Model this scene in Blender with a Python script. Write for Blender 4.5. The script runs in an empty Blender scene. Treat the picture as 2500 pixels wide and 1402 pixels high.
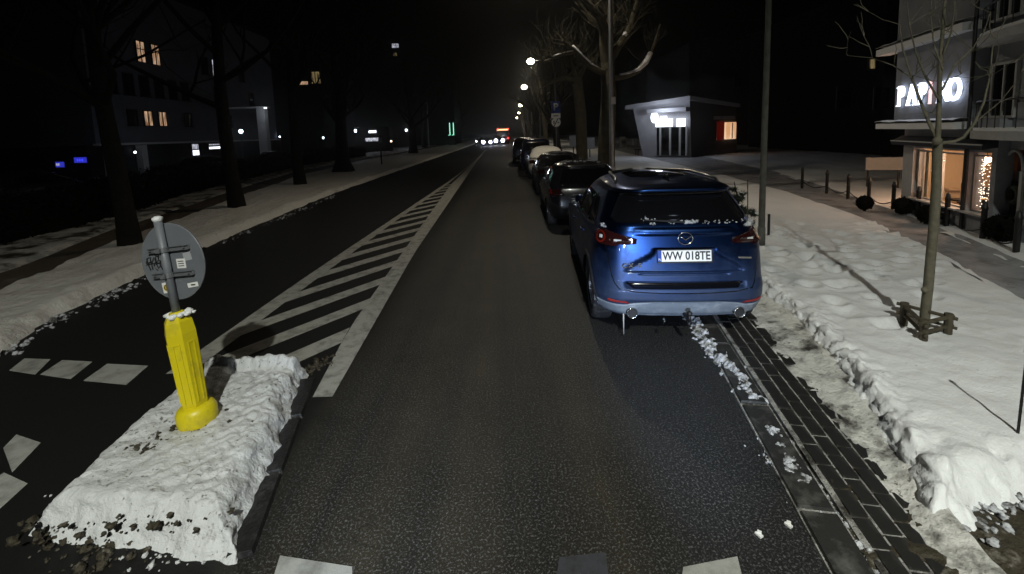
import bpy, math, random
import numpy as np
from mathutils import Vector, Matrix, noise

random.seed(7)
sc = bpy.context.scene
COL = sc.collection
R = math.radians

# ---------------------------------------------------------------- camera
FPX = 1090.0                      # focal length in pixels of a 2500 px wide frame
CAM = Vector((0, 0, 2.2))
ROT = Matrix.Rotation(R(90 - 6.0), 3, 'X') @ Matrix.Rotation(R(-2.0), 3, 'Z')
_v = ROT.transposed() @ Vector((0, 1, 0))
_ux, _uy = FPX * _v.x / -_v.z, FPX * _v.y / -_v.z
SHX = (1250 + _ux - 1225) / 2500.0            # the street's vanishing point sits left of and above the middle
SHY = -(701 - _uy - 325) / 2500.0
cd = bpy.data.cameras.new('camera'); cam = bpy.data.objects.new('camera', cd); COL.objects.link(cam)
cd.sensor_width = 36; cd.lens = FPX / 2500 * 36
cd.shift_x = SHX; cd.shift_y = SHY
cd.clip_start = 0.05; cd.clip_end = 2000
cam.matrix_world = Matrix.Translation(CAM) @ ROT.to_4x4()
sc.camera = cam

def ray(px, py):
    return ROT @ Vector(((px - 1250 + SHX * 2500) / FPX, -(py - 701 - SHY * 2500) / FPX, -1))
def G(px, py, z=0.0):
    d = ray(px, py); t = (z - CAM.z) / d.z
    return CAM + d * t
def at(px, py, Y):
    d = ray(px, py)
    return CAM + d * (Y / d.y)
def onplane(px, py, p0, n):
    d = ray(px, py)
    return CAM + d * ((p0 - CAM).dot(n) / d.dot(n))

# ---------------------------------------------------------------- world, moon, exposure
w = bpy.data.worlds.new('World'); sc.world = w; w.use_nodes = True
nt = w.node_tree; nt.nodes.clear()
sky = nt.nodes.new('ShaderNodeTexSky'); sky.sky_type = 'NISHITA'; sky.sun_disc = False
sky.sun_elevation = R(-9); sky.sun_rotation = R(200)
bg = nt.nodes.new('ShaderNodeBackground'); bg.inputs['Strength'].default_value = 0.05
wo = nt.nodes.new('ShaderNodeOutputWorld')
nt.links.new(sky.outputs[0], bg.inputs[0]); nt.links.new(bg.outputs[0], wo.inputs[0])
sl = bpy.data.lights.new('moon', 'SUN'); sl.energy = 0.004; sl.angle = R(2); sl.color = (.75, .85, 1)
so = bpy.data.objects.new('moon', sl); COL.objects.link(so); so.rotation_euler = (R(40), 0, R(20))
sc.view_settings.view_transform = 'Standard'; sc.view_settings.look = 'None'
sc.view_settings.exposure = 0; sc.view_settings.gamma = 1; sc.view_settings.use_curve_mapping = False
sc.cycles.use_denoising = True; sc.cycles.use_adaptive_sampling = True; sc.cycles.adaptive_threshold = .02
sc.cycles.max_bounces = 6; sc.cycles.diffuse_bounces = 2; sc.cycles.glossy_bounces = 3
sc.cycles.transmission_bounces = 4; sc.cycles.volume_bounces = 0
sc.cycles.sample_clamp_indirect = 3.0
sc.cycles.caustics_reflective = False; sc.cycles.caustics_refractive = False

def light(name, kind, loc, energy, color, target=None, size=0.1, spot=None, blend=.6):
    l = bpy.data.lights.new(name, kind); l.energy = energy; l.color = color
    if kind in ('POINT', 'SPOT'): l.shadow_soft_size = size
    if kind == 'SPOT': l.spot_size = R(spot); l.spot_blend = blend
    o = bpy.data.objects.new(name, l); COL.objects.link(o); o.location = loc
    if target is not None:
        o.rotation_euler = (Vector(target) - Vector(loc)).to_track_quat('-Z', 'Y').to_euler()
    return o

# the headlamps of the van that the photograph is taken from: they light the car ahead, the island and the road
for sx, tx, ty, tz, pw, cone in ((-0.72, -.5, 7, .15, 300, 62), (0.72, 1.50, 4.4, .32, 760, 36)):      # dipped beams, the right one kicked towards the kerb
    light('headlamp', 'SPOT', (sx, 0.35, 0.78), pw, (.66, .79, 1), (tx, ty, tz), .05, cone, 1.0)

# ---------------------------------------------------------------- materials
def nd(t, k, **kw):
    n = t.nodes.new(k)
    for a, b in kw.items(): setattr(n, a, b)
    return n
def pmat(name, col, rough=.6, metal=0., spec=.5, coat=0., emis=None, estr=0., noise_=None, bump=None, trans=0., ior=1.45, obj=True):
    m = bpy.data.materials.new(name); m.use_nodes = True
    t = m.node_tree; b = t.nodes['Principled BSDF']
    b.inputs['Base Color'].default_value = (*col, 1)
    b.inputs['Roughness'].default_value = rough; b.inputs['Metallic'].default_value = metal
    b.inputs['Specular IOR Level'].default_value = spec; b.inputs['Coat Weight'].default_value = coat
    b.inputs['Transmission Weight'].default_value = trans; b.inputs['IOR'].default_value = ior
    if emis: b.inputs['Emission Color'].default_value = (*emis, 1); b.inputs['Emission Strength'].default_value = estr
    tc = nd(t, 'ShaderNodeTexCoord')
    if noise_:
        scale, c2, lo, hi = noise_
        n = nd(t, 'ShaderNodeTexNoise'); n.inputs['Scale'].default_value = scale; n.inputs['Detail'].default_value = 6; n.inputs['Roughness'].default_value = .65
        r = nd(t, 'ShaderNodeMapRange'); r.inputs[1].default_value = lo; r.inputs[2].default_value = hi
        mx = nd(t, 'ShaderNodeMix', data_type='RGBA')
        mx.inputs[6].default_value = (*col, 1); mx.inputs[7].default_value = (*c2, 1)
        t.links.new(tc.outputs['Object'], n.inputs['Vector']); t.links.new(n.outputs['Fac'], r.inputs[0])
        t.links.new(r.outputs[0], mx.inputs[0]); t.links.new(mx.outputs[2], b.inputs['Base Color'])
    if bump:
        prev = None
        for scale, strength, dist in bump:
            n = nd(t, 'ShaderNodeTexNoise'); n.inputs['Scale'].default_value = scale; n.inputs['Detail'].default_value = 5; n.inputs['Roughness'].default_value = .6
            bp = nd(t, 'ShaderNodeBump'); bp.inputs['Strength'].default_value = strength; bp.inputs['Distance'].default_value = dist
            t.links.new(tc.outputs['Object'], n.inputs['Vector']); t.links.new(n.outputs['Fac'], bp.inputs['Height'])
            if prev: t.links.new(prev.outputs[0], bp.inputs['Normal'])
            prev = bp
        t.links.new(prev.outputs[0], b.inputs['Normal'])
    return m
def glow(name, col, strength):
    m = bpy.data.materials.new(name); m.use_nodes = True; t = m.node_tree; t.nodes.clear()
    e = nd(t, 'ShaderNodeEmission'); e.inputs[0].default_value = (*col, 1); e.inputs[1].default_value = strength
    o = nd(t, 'ShaderNodeOutputMaterial'); t.links.new(e.outputs[0], o.inputs[0])
    return m

def asphalt_mat():
    m = bpy.data.materials.new('asphalt'); m.use_nodes = True; t = m.node_tree; b = t.nodes['Principled BSDF']; L = t.links.new
    tc = nd(t, 'ShaderNodeTexCoord'); sp = nd(t, 'ShaderNodeSeparateXYZ'); L(tc.outputs['Object'], sp.inputs[0])
    wob = nd(t, 'ShaderNodeTexNoise'); wob.inputs['Scale'].default_value = .9; wob.inputs['Detail'].default_value = 5; L(tc.outputs['Object'], wob.inputs['Vector'])
    wm = nd(t, 'ShaderNodeMath', operation='MULTIPLY_ADD'); wm.inputs[1].default_value = .22; L(wob.outputs['Fac'], wm.inputs[0]); L(sp.outputs['X'], wm.inputs[2])
    # paler driving lane between painted line and parking lane; oncoming lane near black
    r1 = nd(t, 'ShaderNodeMapRange'); r1.inputs[1].default_value = -1.55; r1.inputs[2].default_value = -1.15; L(wm.outputs[0], r1.inputs[0])
    r2 = nd(t, 'ShaderNodeMapRange'); r2.inputs[1].default_value = 1.05; r2.inputs[2].default_value = .82; L(wm.outputs[0], r2.inputs[0])
    lane = nd(t, 'ShaderNodeMath', operation='MULTIPLY'); L(r1.outputs[0], lane.inputs[0]); L(r2.outputs[0], lane.inputs[1])
    # fine aggregate
    vo = nd(t, 'ShaderNodeTexNoise'); vo.inputs['Scale'].default_value = 72; vo.inputs['Detail'].default_value = 3; vo.inputs['Roughness'].default_value = .75; L(tc.outputs['Object'], vo.inputs['Vector'])
    ag = nd(t, 'ShaderNodeMapRange'); ag.inputs[1].default_value = .52; ag.inputs[2].default_value = .68; L(vo.outputs['Fac'], ag.inputs[0])
    n2 = nd(t, 'ShaderNodeTexNoise'); n2.inputs['Scale'].default_value = 1.7; n2.inputs['Detail'].default_value = 6; L(tc.outputs['Object'], n2.inputs['Vector'])
    def mix(a, c, f):
        x = nd(t, 'ShaderNodeMix', data_type='RGBA')
        for i, q in ((6, a), (7, c)):
            if isinstance(q, tuple): x.inputs[i].default_value = (*q, 1)
            else: L(q, x.inputs[i])
        L(f, x.inputs[0]); return x.outputs[2]
    # parking lane grey only right of the centre
    pr = nd(t, 'ShaderNodeMapRange'); pr.inputs[1].default_value = -1.5; pr.inputs[2].default_value = -1.2; L(wm.outputs[0], pr.inputs[0])
    dark = mix((.004, .004, .004), (.009, .0095, .010), pr.outputs[0])
    tm_ = nd(t, 'ShaderNodeMapping'); tm_.inputs['Scale'].default_value = (1.9, .05, 1); L(tc.outputs['Object'], tm_.inputs[0])
    tn = nd(t, 'ShaderNodeTexNoise'); tn.inputs['Scale'].default_value = 1.6; tn.inputs['Detail'].default_value = 5; L(tm_.outputs[0], tn.inputs['Vector'])
    tr_ = nd(t, 'ShaderNodeMapRange'); tr_.inputs[1].default_value = .36; tr_.inputs[2].default_value = .64; L(tn.outputs['Fac'], tr_.inputs[0])
    st_ = nd(t, 'ShaderNodeMapRange'); st_.inputs[1].default_value = .35; st_.inputs[2].default_value = .68; L(n2.outputs['Fac'], st_.inputs[0])
    lit = mix(mix((.005, .005, .0046), (.0155, .0128, .0078), tr_.outputs[0]), mix((.008, .0078, .0070), (.0255, .0212, .0132), tr_.outputs[0]), st_.outputs[0])  # tones of the paler driving lane, varied in bands and blotches
    base = mix(dark, lit, lane.outputs[0])
    stone = mix((.008, .008, .008), (.14, .14, .142), pr.outputs[0])
    agm = nd(t, 'ShaderNodeMath', operation='MULTIPLY'); agm.inputs[1].default_value = .75; L(ag.outputs[0], agm.inputs[0])
    cw_ = nd(t, 'ShaderNodeTexVoronoi', feature='DISTANCE_TO_EDGE'); cw_.inputs['Scale'].default_value = .42
    wv = nd(t, 'ShaderNodeTexNoise'); wv.inputs['Scale'].default_value = 2.2; wv.inputs['Detail'].default_value = 6; L(tc.outputs['Object'], wv.inputs['Vector'])
    va = nd(t, 'ShaderNodeVectorMath', operation='MULTIPLY_ADD'); va.inputs[1].default_value = (.9, .9, 0); L(wv.outputs['Color'], va.inputs[0]); L(tc.outputs['Object'], va.inputs[2]); L(va.outputs[0], cw_.inputs['Vector'])
    ck = nd(t, 'ShaderNodeMapRange'); ck.inputs[1].default_value = .0; ck.inputs[2].default_value = .006; ck.inputs[3].default_value = .75; ck.inputs[4].default_value = 0; L(cw_.outputs['Distance'], ck.inputs[0])
    ckm = nd(t, 'ShaderNodeMath', operation='MULTIPLY'); L(ck.outputs[0], ckm.inputs[0]); L(st_.outputs[0], ckm.inputs[1])
    L(mix(mix(base, stone, agm.outputs[0]), (.004, .004, .004), ckm.outputs[0]), b.inputs['Base Color'])
    b.inputs['Roughness'].default_value = .62; b.inputs['Specular IOR Level'].default_value = .35
    bp = nd(t, 'ShaderNodeBump'); bp.inputs['Strength'].default_value = .55; bp.inputs['Distance'].default_value = .006
    L(vo.outputs['Fac'], bp.inputs['Height']); L(bp.outputs[0], b.inputs['Normal'])
    return m

def snow_mat(name, col=(.72, .73, .74), dirt=(.2, .18, .15), lo=.62, hi=.75, dscale=3.0, b1=(9, .5, .05), b2=(55, .6, .012), grit=.90):
    m = pmat(name, col, .55, spec=.3, noise_=(dscale, dirt, lo, hi), bump=[b1, b2])
    t = m.node_tree; b = t.nodes['Principled BSDF']; L = t.links.new; src = b.inputs['Base Color'].links[0].from_socket      # scattered grit
    tc = nd(t, 'ShaderNodeTexCoord'); n = nd(t, 'ShaderNodeTexNoise'); n.inputs['Scale'].default_value = 38; n.inputs['Detail'].default_value = 3; L(tc.outputs['Object'], n.inputs['Vector'])
    g = nd(t, 'ShaderNodeTexNoise'); g.inputs['Scale'].default_value = 2.3; g.inputs['Detail'].default_value = 4; L(tc.outputs['Object'], g.inputs['Vector'])
    s = nd(t, 'ShaderNodeMath', operation='MULTIPLY_ADD'); s.inputs[1].default_value = .45; L(g.outputs['Fac'], s.inputs[0]); L(n.outputs['Fac'], s.inputs[2])
    r = nd(t, 'ShaderNodeMapRange'); r.inputs[1].default_value = grit; r.inputs[2].default_value = grit + .07; r.inputs[4].default_value = .8; L(s.outputs[0], r.inputs[0])
    x = nd(t, 'ShaderNodeMix', data_type='RGBA'); L(src, x.inputs[6]); x.inputs[7].default_value = (.06, .054, .046, 1); L(r.outputs[0], x.inputs[0]); L(x.outputs[2], b.inputs['Base Color'])
    return m

MT = {
    'asphalt': asphalt_mat(),
    'snow': snow_mat('snow', lo=.70, hi=1.0, b1=(9, .35, .04), b2=(55, .45, .010), grit=.955),
    'island_snow': snow_mat('island_snow', (.54, .55, .56), (.13, .115, .10), .60, .74, 16, (14, .5, .04), (60, .7, .012), grit=.885),
    'verge_snow': snow_mat('verge_snow', (.56, .54, .51), (.25, .21, .17), .58, .85, 2.2, (7, .7, .06), (40, .7, .02)),
    'dirty_snow': snow_mat('dirty_snow', (.36, .35, .33), (.05, .046, .04), .46, .62, 6, (20, .8, .03), (80, .8, .01)),
    'crumb': snow_mat('crumb_snow', (.50, .51, .54), (.07, .066, .06), .47, .62, 14, (30, .8, .02), (90, .6, .01)),
    'trodden': snow_mat('trodden_snow', (.29, .295, .315), (.12, .12, .12), .45, .7, 2.5, (12, .6, .03), (60, .6, .01)),
    'ground': snow_mat('ground_snow', (.16, .16, .165), (.03, .03, .025), .4, .62, .6),
    'packed': snow_mat('packed_dirty_snow', (.56, .55, .52), (.05, .045, .038), .50, .66, 4, (14, .8, .03), (45, .5, .008)),
    'patchy': snow_mat('patchy_snow', (.50, .48, .45), (.04, .034, .027), .44, .60, 1.6, (7, .7, .06), (40, .7, .02)),
    'path': pmat('footpath_dirt', (.055, .042, .030), .8, noise_=(3, (.16, .14, .12), .55, .8), bump=[(25, .6, .02)]),
    'paint': pmat('road_paint', (.29, .285, .26), .6, noise_=(7, (.10, .098, .09), .46, .72), bump=[(70, .5, .004)]),
    'faint_block': pmat('faint_blue_grey', (.034, .036, .044), .6, noise_=(12, (.02, .02, .022), .45, .7)),
    'zebra': pmat('zebra_paint', (.30, .30, .28), .6, noise_=(5, (.14, .137, .128), .46, .72), bump=[(70, .4, .003)]),
    'brick': pmat('paver', (.016, .0155, .015), .45, noise_=(9, (.06, .057, .053), .5, .72), bump=[(90, .5, .003)]),
    'kerb': pmat('kerb_concrete', (.022, .022, .021), .5, noise_=(7, (.10, .097, .092), .5, .72), bump=[(60, .6, .006)]),
    'wetkerb': pmat('wet_kerb', (.012, .012, .012), .35, noise_=(14, (.04, .04, .04), .5, .8), bump=[(40, .7, .01)]),
    'leaf_litter': pmat('leaf_litter', (.035, .028, .016), .7, noise_=(9, (.22, .20, .17), .55, .72), bump=[(22, .9, .03)]),
    'bark': pmat('bark', (.036, .032, .020), .9, noise_=(5, (.075, .068, .042), .4, .75), bump=[(18, .9, .03)]),
    'bark_dark': pmat('dark_bark', (.008, .0075, .007), .95, spec=.15, noise_=(6, (.014, .012, .010), .4, .75), bump=[(16, .9, .04)]),
    'bark_young': pmat('young_bark', (.10, .092, .062), .8, noise_=(14, (.17, .15, .11), .45, .75), bump=[(30, .7, .01)]),
    'wood': pmat('stake_wood', (.075, .062, .040), .8, noise_=(10, (.035, .03, .02), .4, .7), bump=[(40, .6, .008)]),
    'yellow': pmat('yellow_plastic', (.60, .50, .012), .38, spec=.4, noise_=(6, (.30, .24, .05), .52, .78), bump=[(40, .25, .003)]),
    'grey_metal': pmat('grey_sign_back', (.165, .175, .195), .5, metal=.15, noise_=(5, (.13, .14, .155), .4, .8)),
    'pole_grey': pmat('galvanised', (.24, .25, .27), .42, metal=.6, noise_=(12, (.17, .18, .2), .4, .8)),
    'sign_white': pmat('sticker_white', (.75, .75, .73), .5),
    'sign_black': pmat('ink_black', (.012, .012, .014), .6),
    'sticker_yellow': pmat('sticker_yellow', (.6, .42, .05), .5),
    'sign_blue': pmat('sign_blue', (.012, .05, .30), .45),
    'concrete': pmat('pole_concrete', (.10, .098, .086), .85, noise_=(5, (.05, .048, .042), .42, .7), bump=[(40, .5, .01)]),
    'black_metal': pmat('black_metal', (.008, .008, .009), .5, noise_=(9, (.014, .014, .014), .4, .8)),
    'rubber': pmat('rubber', (.016, .016, .017), .75, noise_=(20, (.10, .10, .105), .5, .85), bump=[(60, .4, .004)]),
    'alloy': pmat('alloy', (.30, .31, .33), .35, metal=.8, noise_=(10, (.18, .18, .18), .45, .8)),
    'blue_paint': pmat('blue_paint', (.030, .085, .27), .31, metal=1.0, coat=.25, noise_=(9, (.055, .105, .25), .5, .85)),
    'salted_plastic': pmat('salted_bumper', (.15, .175, .215), .5, noise_=(7, (.28, .31, .35), .48, .75), bump=[(60, .4, .004)]),
    'black_plastic': pmat('black_plastic', (.014, .014, .016), .5, noise_=(12, (.05, .052, .055), .5, .85)),
    'gloss_black': pmat('gloss_black', (.004, .004, .005), .12, coat=.3),
    'dark_glass': pmat('dark_glass', (.004, .004, .005), .06, spec=.6),
    'chrome': pmat('chrome', (.65, .66, .68), .15, metal=1.),
    'satin': pmat('satin_rail', (.45, .45, .44), .28, metal=1.),
    'red_lens': pmat('red_lens', (.13, .010, .006), .15, coat=.6),
    'dark_lens': pmat('smoked_lens', (.020, .004, .004), .12, coat=.6),
    'clear_lens': pmat('clear_lens', (.6, .6, .6), .12, coat=.5),
    'reflector': pmat('red_reflector', (.26, .022, .018), .4),
    'paint_black': pmat('black_car_paint', (.006, .006, .008), .2, coat=.5, noise_=(6, (.02, .02, .02), .55, .85)),
    'paint_grey': pmat('grey_car_paint', (.03, .032, .036), .25, metal=.4, coat=.5),
    'paint_white': pmat('white_car_paint', (.42, .42, .40), .3, coat=.4),
    'paint_navy': pmat('navy_car_paint', (.008, .012, .04), .2, coat=.5),
    'needle': pmat('needles', (.018, .026, .016), .7),
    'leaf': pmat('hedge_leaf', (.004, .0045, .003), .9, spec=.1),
    'plaster': pmat('plaster', (.27, .28, .31), .85, noise_=(1.2, (.15, .16, .18), .4, .75), bump=[(30, .3, .01)]),
    'plaster_left': pmat('pale_render', (.085, .09, .11), .9, noise_=(.8, (.06, .064, .078), .4, .75)),
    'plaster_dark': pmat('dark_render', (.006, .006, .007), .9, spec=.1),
    'trim': pmat('white_trim', (.40, .40, .40), .7, noise_=(8, (.32, .32, .31), .4, .8)),
    'awning': pmat('awning_fabric', (.012, .014, .022), .8),
    'door': pmat('door_paint', (.055, .06, .068), .5),
    'orange_wall': pmat('brick_plaster', (.40, .125, .04), .8, noise_=(7, (.22, .065, .025), .4, .7)),
    'cream': pmat('cream_wall', (.52, .40, .25), .8),
    'kiosk': pmat('kiosk_panel', (.34, .34, .37), .6, noise_=(2, (.28, .28, .31), .4, .8)),
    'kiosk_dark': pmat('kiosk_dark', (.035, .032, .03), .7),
    'lamp_glow': glow('street_lamp_glow', (1, .93, .78), 60),
    'lamp_far': glow('far_lamp_glow', (1, .90, .70), 22),
    'sign_glow': glow('letter_glow', (.74, .82, 1), 3.2),
    'sign_red': glow('letter_red', (1, .62, .62), 1.5),
    'box_glow': glow('light_box', (.86, .92, 1), 2.6),
    'warm_glow': glow('warm_bulb', (1, .62, .42), 9),
    'string_glow': glow('string_bulb', (1, .80, .62), 3.0),
    'blue_glow': glow('blue_neon', (.04, .05, .9), 1.3),
    'white_small': glow('white_lamp', (.75, .85, 1), 12),
    'green_glow': glow('green_neon', (.25, .9, .6), 1.6),
    'red_glow': glow('red_lamp', (1, .05, .04), 3),
    'head_glow': glow('headlight_glow', (.75, .82, 1), 22),
    'amber_glow': glow('amber_panel', (1, .55, .25), 2.5),
    'twinkle': glow('violet_bulb', (.35, .25, 1), 3.5),
}
def dirty_paint(name, col, dirt):
    m = pmat(name, col, .34, metal=1.0, coat=.2); t = m.node_tree; b = t.nodes['Principled BSDF']; L = t.links.new
    tc = nd(t, 'ShaderNodeTexCoord'); sp = nd(t, 'ShaderNodeSeparateXYZ'); L(tc.outputs['Object'], sp.inputs[0])
    n = nd(t, 'ShaderNodeTexNoise'); n.inputs['Scale'].default_value = 5; n.inputs['Detail'].default_value = 8; n.inputs['Roughness'].default_value = .7; L(tc.outputs['Object'], n.inputs['Vector'])
    h = nd(t, 'ShaderNodeMapRange'); h.inputs[1].default_value = 1.05; h.inputs[2].default_value = .25; h.inputs[3].default_value = -.12; h.inputs[4].default_value = .85; L(sp.outputs['Z'], h.inputs[0])
    q = nd(t, 'ShaderNodeMath', operation='MULTIPLY_ADD'); q.inputs[1].default_value = .9; L(n.outputs['Fac'], q.inputs[0]); L(h.outputs[0], q.inputs[2])
    r = nd(t, 'ShaderNodeMapRange'); r.inputs[1].default_value = .42; r.inputs[2].default_value = 1.35; r.inputs[4].default_value = .85; L(q.outputs[0], r.inputs[0])
    x = nd(t, 'ShaderNodeMix', data_type='RGBA'); x.inputs[6].default_value = (*col, 1); x.inputs[7].default_value = (*dirt, 1); L(r.outputs[0], x.inputs[0]); L(x.outputs[2], b.inputs['Base Color'])
    mt = nd(t, 'ShaderNodeMapRange'); mt.inputs[3].default_value = 1; mt.inputs[4].default_value = .1; L(r.outputs[0], mt.inputs[0]); L(mt.outputs[0], b.inputs['Metallic'])
    rg = nd(t, 'ShaderNodeMapRange'); rg.inputs[3].default_value = .32; rg.inputs[4].default_value = .8; L(r.outputs[0], rg.inputs[0]); L(rg.outputs[0], b.inputs['Roughness'])
    return m
MT['blue_paint'] = dirty_paint('salted_blue_paint', (.0135, .036, .122), (.040, .055, .088))
def window_glow(name, c1, c2, strength, scale):
    m = bpy.data.materials.new(name); m.use_nodes = True; t = m.node_tree; t.nodes.clear()
    tc = nd(t, 'ShaderNodeTexCoord'); n = nd(t, 'ShaderNodeTexNoise'); n.inputs['Scale'].default_value = scale
    mp = nd(t, 'ShaderNodeMapping'); mp.inputs['Scale'].default_value = (1, 1, .12)
    r = nd(t, 'ShaderNodeMapRange'); r.inputs[1].default_value = .4; r.inputs[2].default_value = .62
    mx = nd(t, 'ShaderNodeMix', data_type='RGBA'); mx.inputs[6].default_value = (*c1, 1); mx.inputs[7].default_value = (*c2, 1)
    e = nd(t, 'ShaderNodeEmission'); e.inputs[1].default_value = strength; o = nd(t, 'ShaderNodeOutputMaterial'); L = t.links.new
    L(tc.outputs['Object'], mp.inputs[0]); L(mp.outputs[0], n.inputs['Vector']); L(n.outputs['Fac'], r.inputs[0]); L(r.outputs[0], mx.inputs[0]); L(mx.outputs[2], e.inputs[0]); L(e.outputs[0], o.inputs[0])
    return m
MT['box_dim'] = glow('lit_door_glow', (.78, .86, 1), 2.2)
MT['win_warm'] = window_glow('curtained_warm_window', (.30, .15, .07), (1, .66, .42), .55, 9)
MT['win_cool'] = window_glow('cool_window', (.05, .05, .06), (.85, .88, 1), .9, 14)
MT['win_amber'] = window_glow('amber_window', (.75, .38, .18), (1, .66, .42), .9, 5)
MT['win_dim'] = window_glow('dim_window', (.01, .008, .004), (.55, .42, .20), .35, 6)

# ---------------------------------------------------------------- mesh helpers
class M:
    def __init__(s): s.v = []; s.f = []
    def add(s, vs, fs):
        o = len(s.v); s.v += [tuple(q) for q in vs]; s.f += [tuple(i + o for i in q) for q in fs]; return s
    def box(s, c, size, rot=None):
        hx, hy, hz = size[0] / 2, size[1] / 2, size[2] / 2; c = Vector(c); vs = []
        for z in (-hz, hz):
            for x, y in ((-hx, -hy), (hx, -hy), (hx, hy), (-hx, hy)):
                p = Vector((x, y, z)); vs.append(c + (rot @ p if rot is not None else p))
        return s.add(vs, [(3, 2, 1, 0), (4, 5, 6, 7), (0, 1, 5, 4), (1, 2, 6, 5), (2, 3, 7, 6), (3, 0, 4, 7)])
    def hexa(s, b, t):          # bottom quad, top quad (counter-clockwise from above)
        return s.add(list(b) + list(t), [(3, 2, 1, 0), (4, 5, 6, 7), (0, 1, 5, 4), (1, 2, 6, 5), (2, 3, 7, 6), (3, 0, 4, 7)])
    def tube(s, pts, rad, n=8, cap=True):
        pts = [Vector(p) for p in pts]; N = len(pts)
        if not hasattr(rad, '__len__'): rad = [rad] * N
        vs = []; up = Vector((0.123, .31, .94)).normalized(); prev = None
        for i, p in enumerate(pts):
            d = (pts[min(i + 1, N - 1)] - pts[max(i - 1, 0)])
            d = d.normalized() if d.length > 1e-9 else Vector((0, 0, 1))
            if prev is None:
                a = d.orthogonal().normalized()
            else:
                a = (prev - d * prev.dot(d))
                a = a.normalized() if a.length > 1e-6 else d.orthogonal().normalized()
            prev = a; b = d.cross(a)
            for k in range(n):
                t = 2 * math.pi * k / n
                vs.append(p + (a * math.cos(t) + b * math.sin(t)) * rad[i])
        fs = []
        for i in range(N - 1):
            for k in range(n):
                k2 = (k + 1) % n
                fs.append((i * n + k, i * n + k2, (i + 1) * n + k2, (i + 1) * n + k))
        if cap:
            fs.append(tuple(range(n - 1, -1, -1))); fs.append(tuple((N - 1) * n + k for k in range(n)))
        return s.add(vs, fs)
    def lathe(s, prof, n=20, mat=None, caps=True):
        vs = []
        for r, z in prof:
            for k in range(n):
                t = 2 * math.pi * k / n
                p = Vector((r * math.cos(t), r * math.sin(t), z)); vs.append(mat @ p if mat is not None else p)
        fs = []
        for i in range(len(prof) - 1):
            for k in range(n):
                k2 = (k + 1) % n; fs.append((i * n + k, i * n + k2, (i + 1) * n + k2, (i + 1) * n + k))
        if caps:
            fs.append(tuple(range(n - 1, -1, -1))); fs.append(tuple((len(prof) - 1) * n + k for k in range(n)))
        return s.add(vs, fs)
    def prism(s, poly, h, mat=None):     # polygon in XY, thickness along Z
        n = len(poly); vs = [Vector((x, y, 0)) for x, y in poly] + [Vector((x, y, h)) for x, y in poly]
        if mat is not None: vs = [mat @ p for p in vs]
        return s.add(vs, [tuple(range(n - 1, -1, -1)), tuple(range(n, 2 * n))] + [(i, (i + 1) % n, n + (i + 1) % n, n + i) for i in range(n)])
    def grid(s, P):                      # P[i][j] points
        nu, nv = len(P), len(P[0])
        return s.add([p for row in P for p in row], [(i * nv + j, i * nv + j + 1, (i + 1) * nv + j + 1, (i + 1) * nv + j) for i in range(nu - 1) for j in range(nv - 1)])
    def blob(s, c, r, seed=0, n=8, m=6, amp=.3, sz=1.0):
        vs = []; c = Vector(c)
        for i in range(m + 1):
            ph = math.pi * i / m
            for k in range(n):
                t = 2 * math.pi * k / n
                d = Vector((math.sin(ph) * math.cos(t), math.sin(ph) * math.sin(t), math.cos(ph)))
                q = 1 + amp * noise.noise(d * 1.7 + Vector((seed * 3.1, seed * 1.7, seed)))
                vs.append(c + Vector((d.x * r * q, d.y * r * q, d.z * r * q * sz)))
        fs = [(i * n + k, (i + 1) * n + k, (i + 1) * n + (k + 1) % n, i * n + (k + 1) % n) for i in range(m) for k in range(n)]
        return s.add(vs, fs)
    def mesh(s, name, smooth=False):
        me = bpy.data.meshes.new(name); me.from_pydata(s.v, [], s.f); me.validate(); me.update()
        if smooth: me.shade_smooth()
        return me
    def build(s, name, mat, parent=None, smooth=False):
        me = s.mesh(name, smooth); me.materials.append(MT[mat] if isinstance(mat, str) else mat)
        o = bpy.data.objects.new(name, me); COL.objects.link(o)
        if parent is not None: o.parent = parent
        return o
def tag(o, label=None, cat=None, group=None, kind=None):
    if label: o['label'] = label
    if cat: o['category'] = cat
    if group: o['group'] = group
    if kind: o['kind'] = kind
    return o
def empty(name, loc=(0, 0, 0), rz=0, label=None, cat=None, group=None):
    o = bpy.data.objects.new(name, None); COL.objects.link(o); o.location = loc; o.rotation_euler = (0, 0, rz); o.empty_display_size = .1
    return tag(o, label, cat, group)
def inst(me, name, parent, loc, rot=(0, 0, 0), scale=(1, 1, 1)):
    o = bpy.data.objects.new(name, me); COL.objects.link(o); o.parent = parent; o.location = loc; o.rotation_euler = rot; o.scale = scale; return o
def copy_tree(o, parent=None):
    c = o.copy(); COL.objects.link(c); c.parent = parent
    for ch in o.children: copy_tree(ch, c)
    return c
def structure(o): o['kind'] = 'structure'; return o
def text_mesh(s, size, extrude=.004, off=0.0, align='CENTER', space=1.0):
    cu = bpy.data.curves.new('lettering', 'FONT'); cu.body = s; cu.size = size; cu.extrude = extrude; cu.offset = off
    cu.align_x = align; cu.align_y = 'CENTER'; cu.space_character = space; cu.resolution_u = 3
    o = bpy.data.objects.new('lettering', cu); COL.objects.link(o)
    dg = bpy.context.evaluated_depsgraph_get(); me = bpy.data.meshes.new_from_object(o.evaluated_get(dg))
    bpy.data.objects.remove(o); bpy.data.curves.remove(cu)
    return me
def text_obj(s, size, mat, parent, mw, name='lettering', **kw):
    me = text_mesh(s, size, **kw); me.transform(mw); me.materials.clear(); me.materials.append(MT[mat]); me.name = name
    o = bpy.data.objects.new(name, me); COL.objects.link(o); o.parent = parent; return o
def interp(x, pts):
    return float(np.interp(x, [p[0] for p in pts], [p[1] for p in pts]))
def nz(x, y, z=0., s=1.): return noise.noise(Vector((x * s, y * s, z)))
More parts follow.
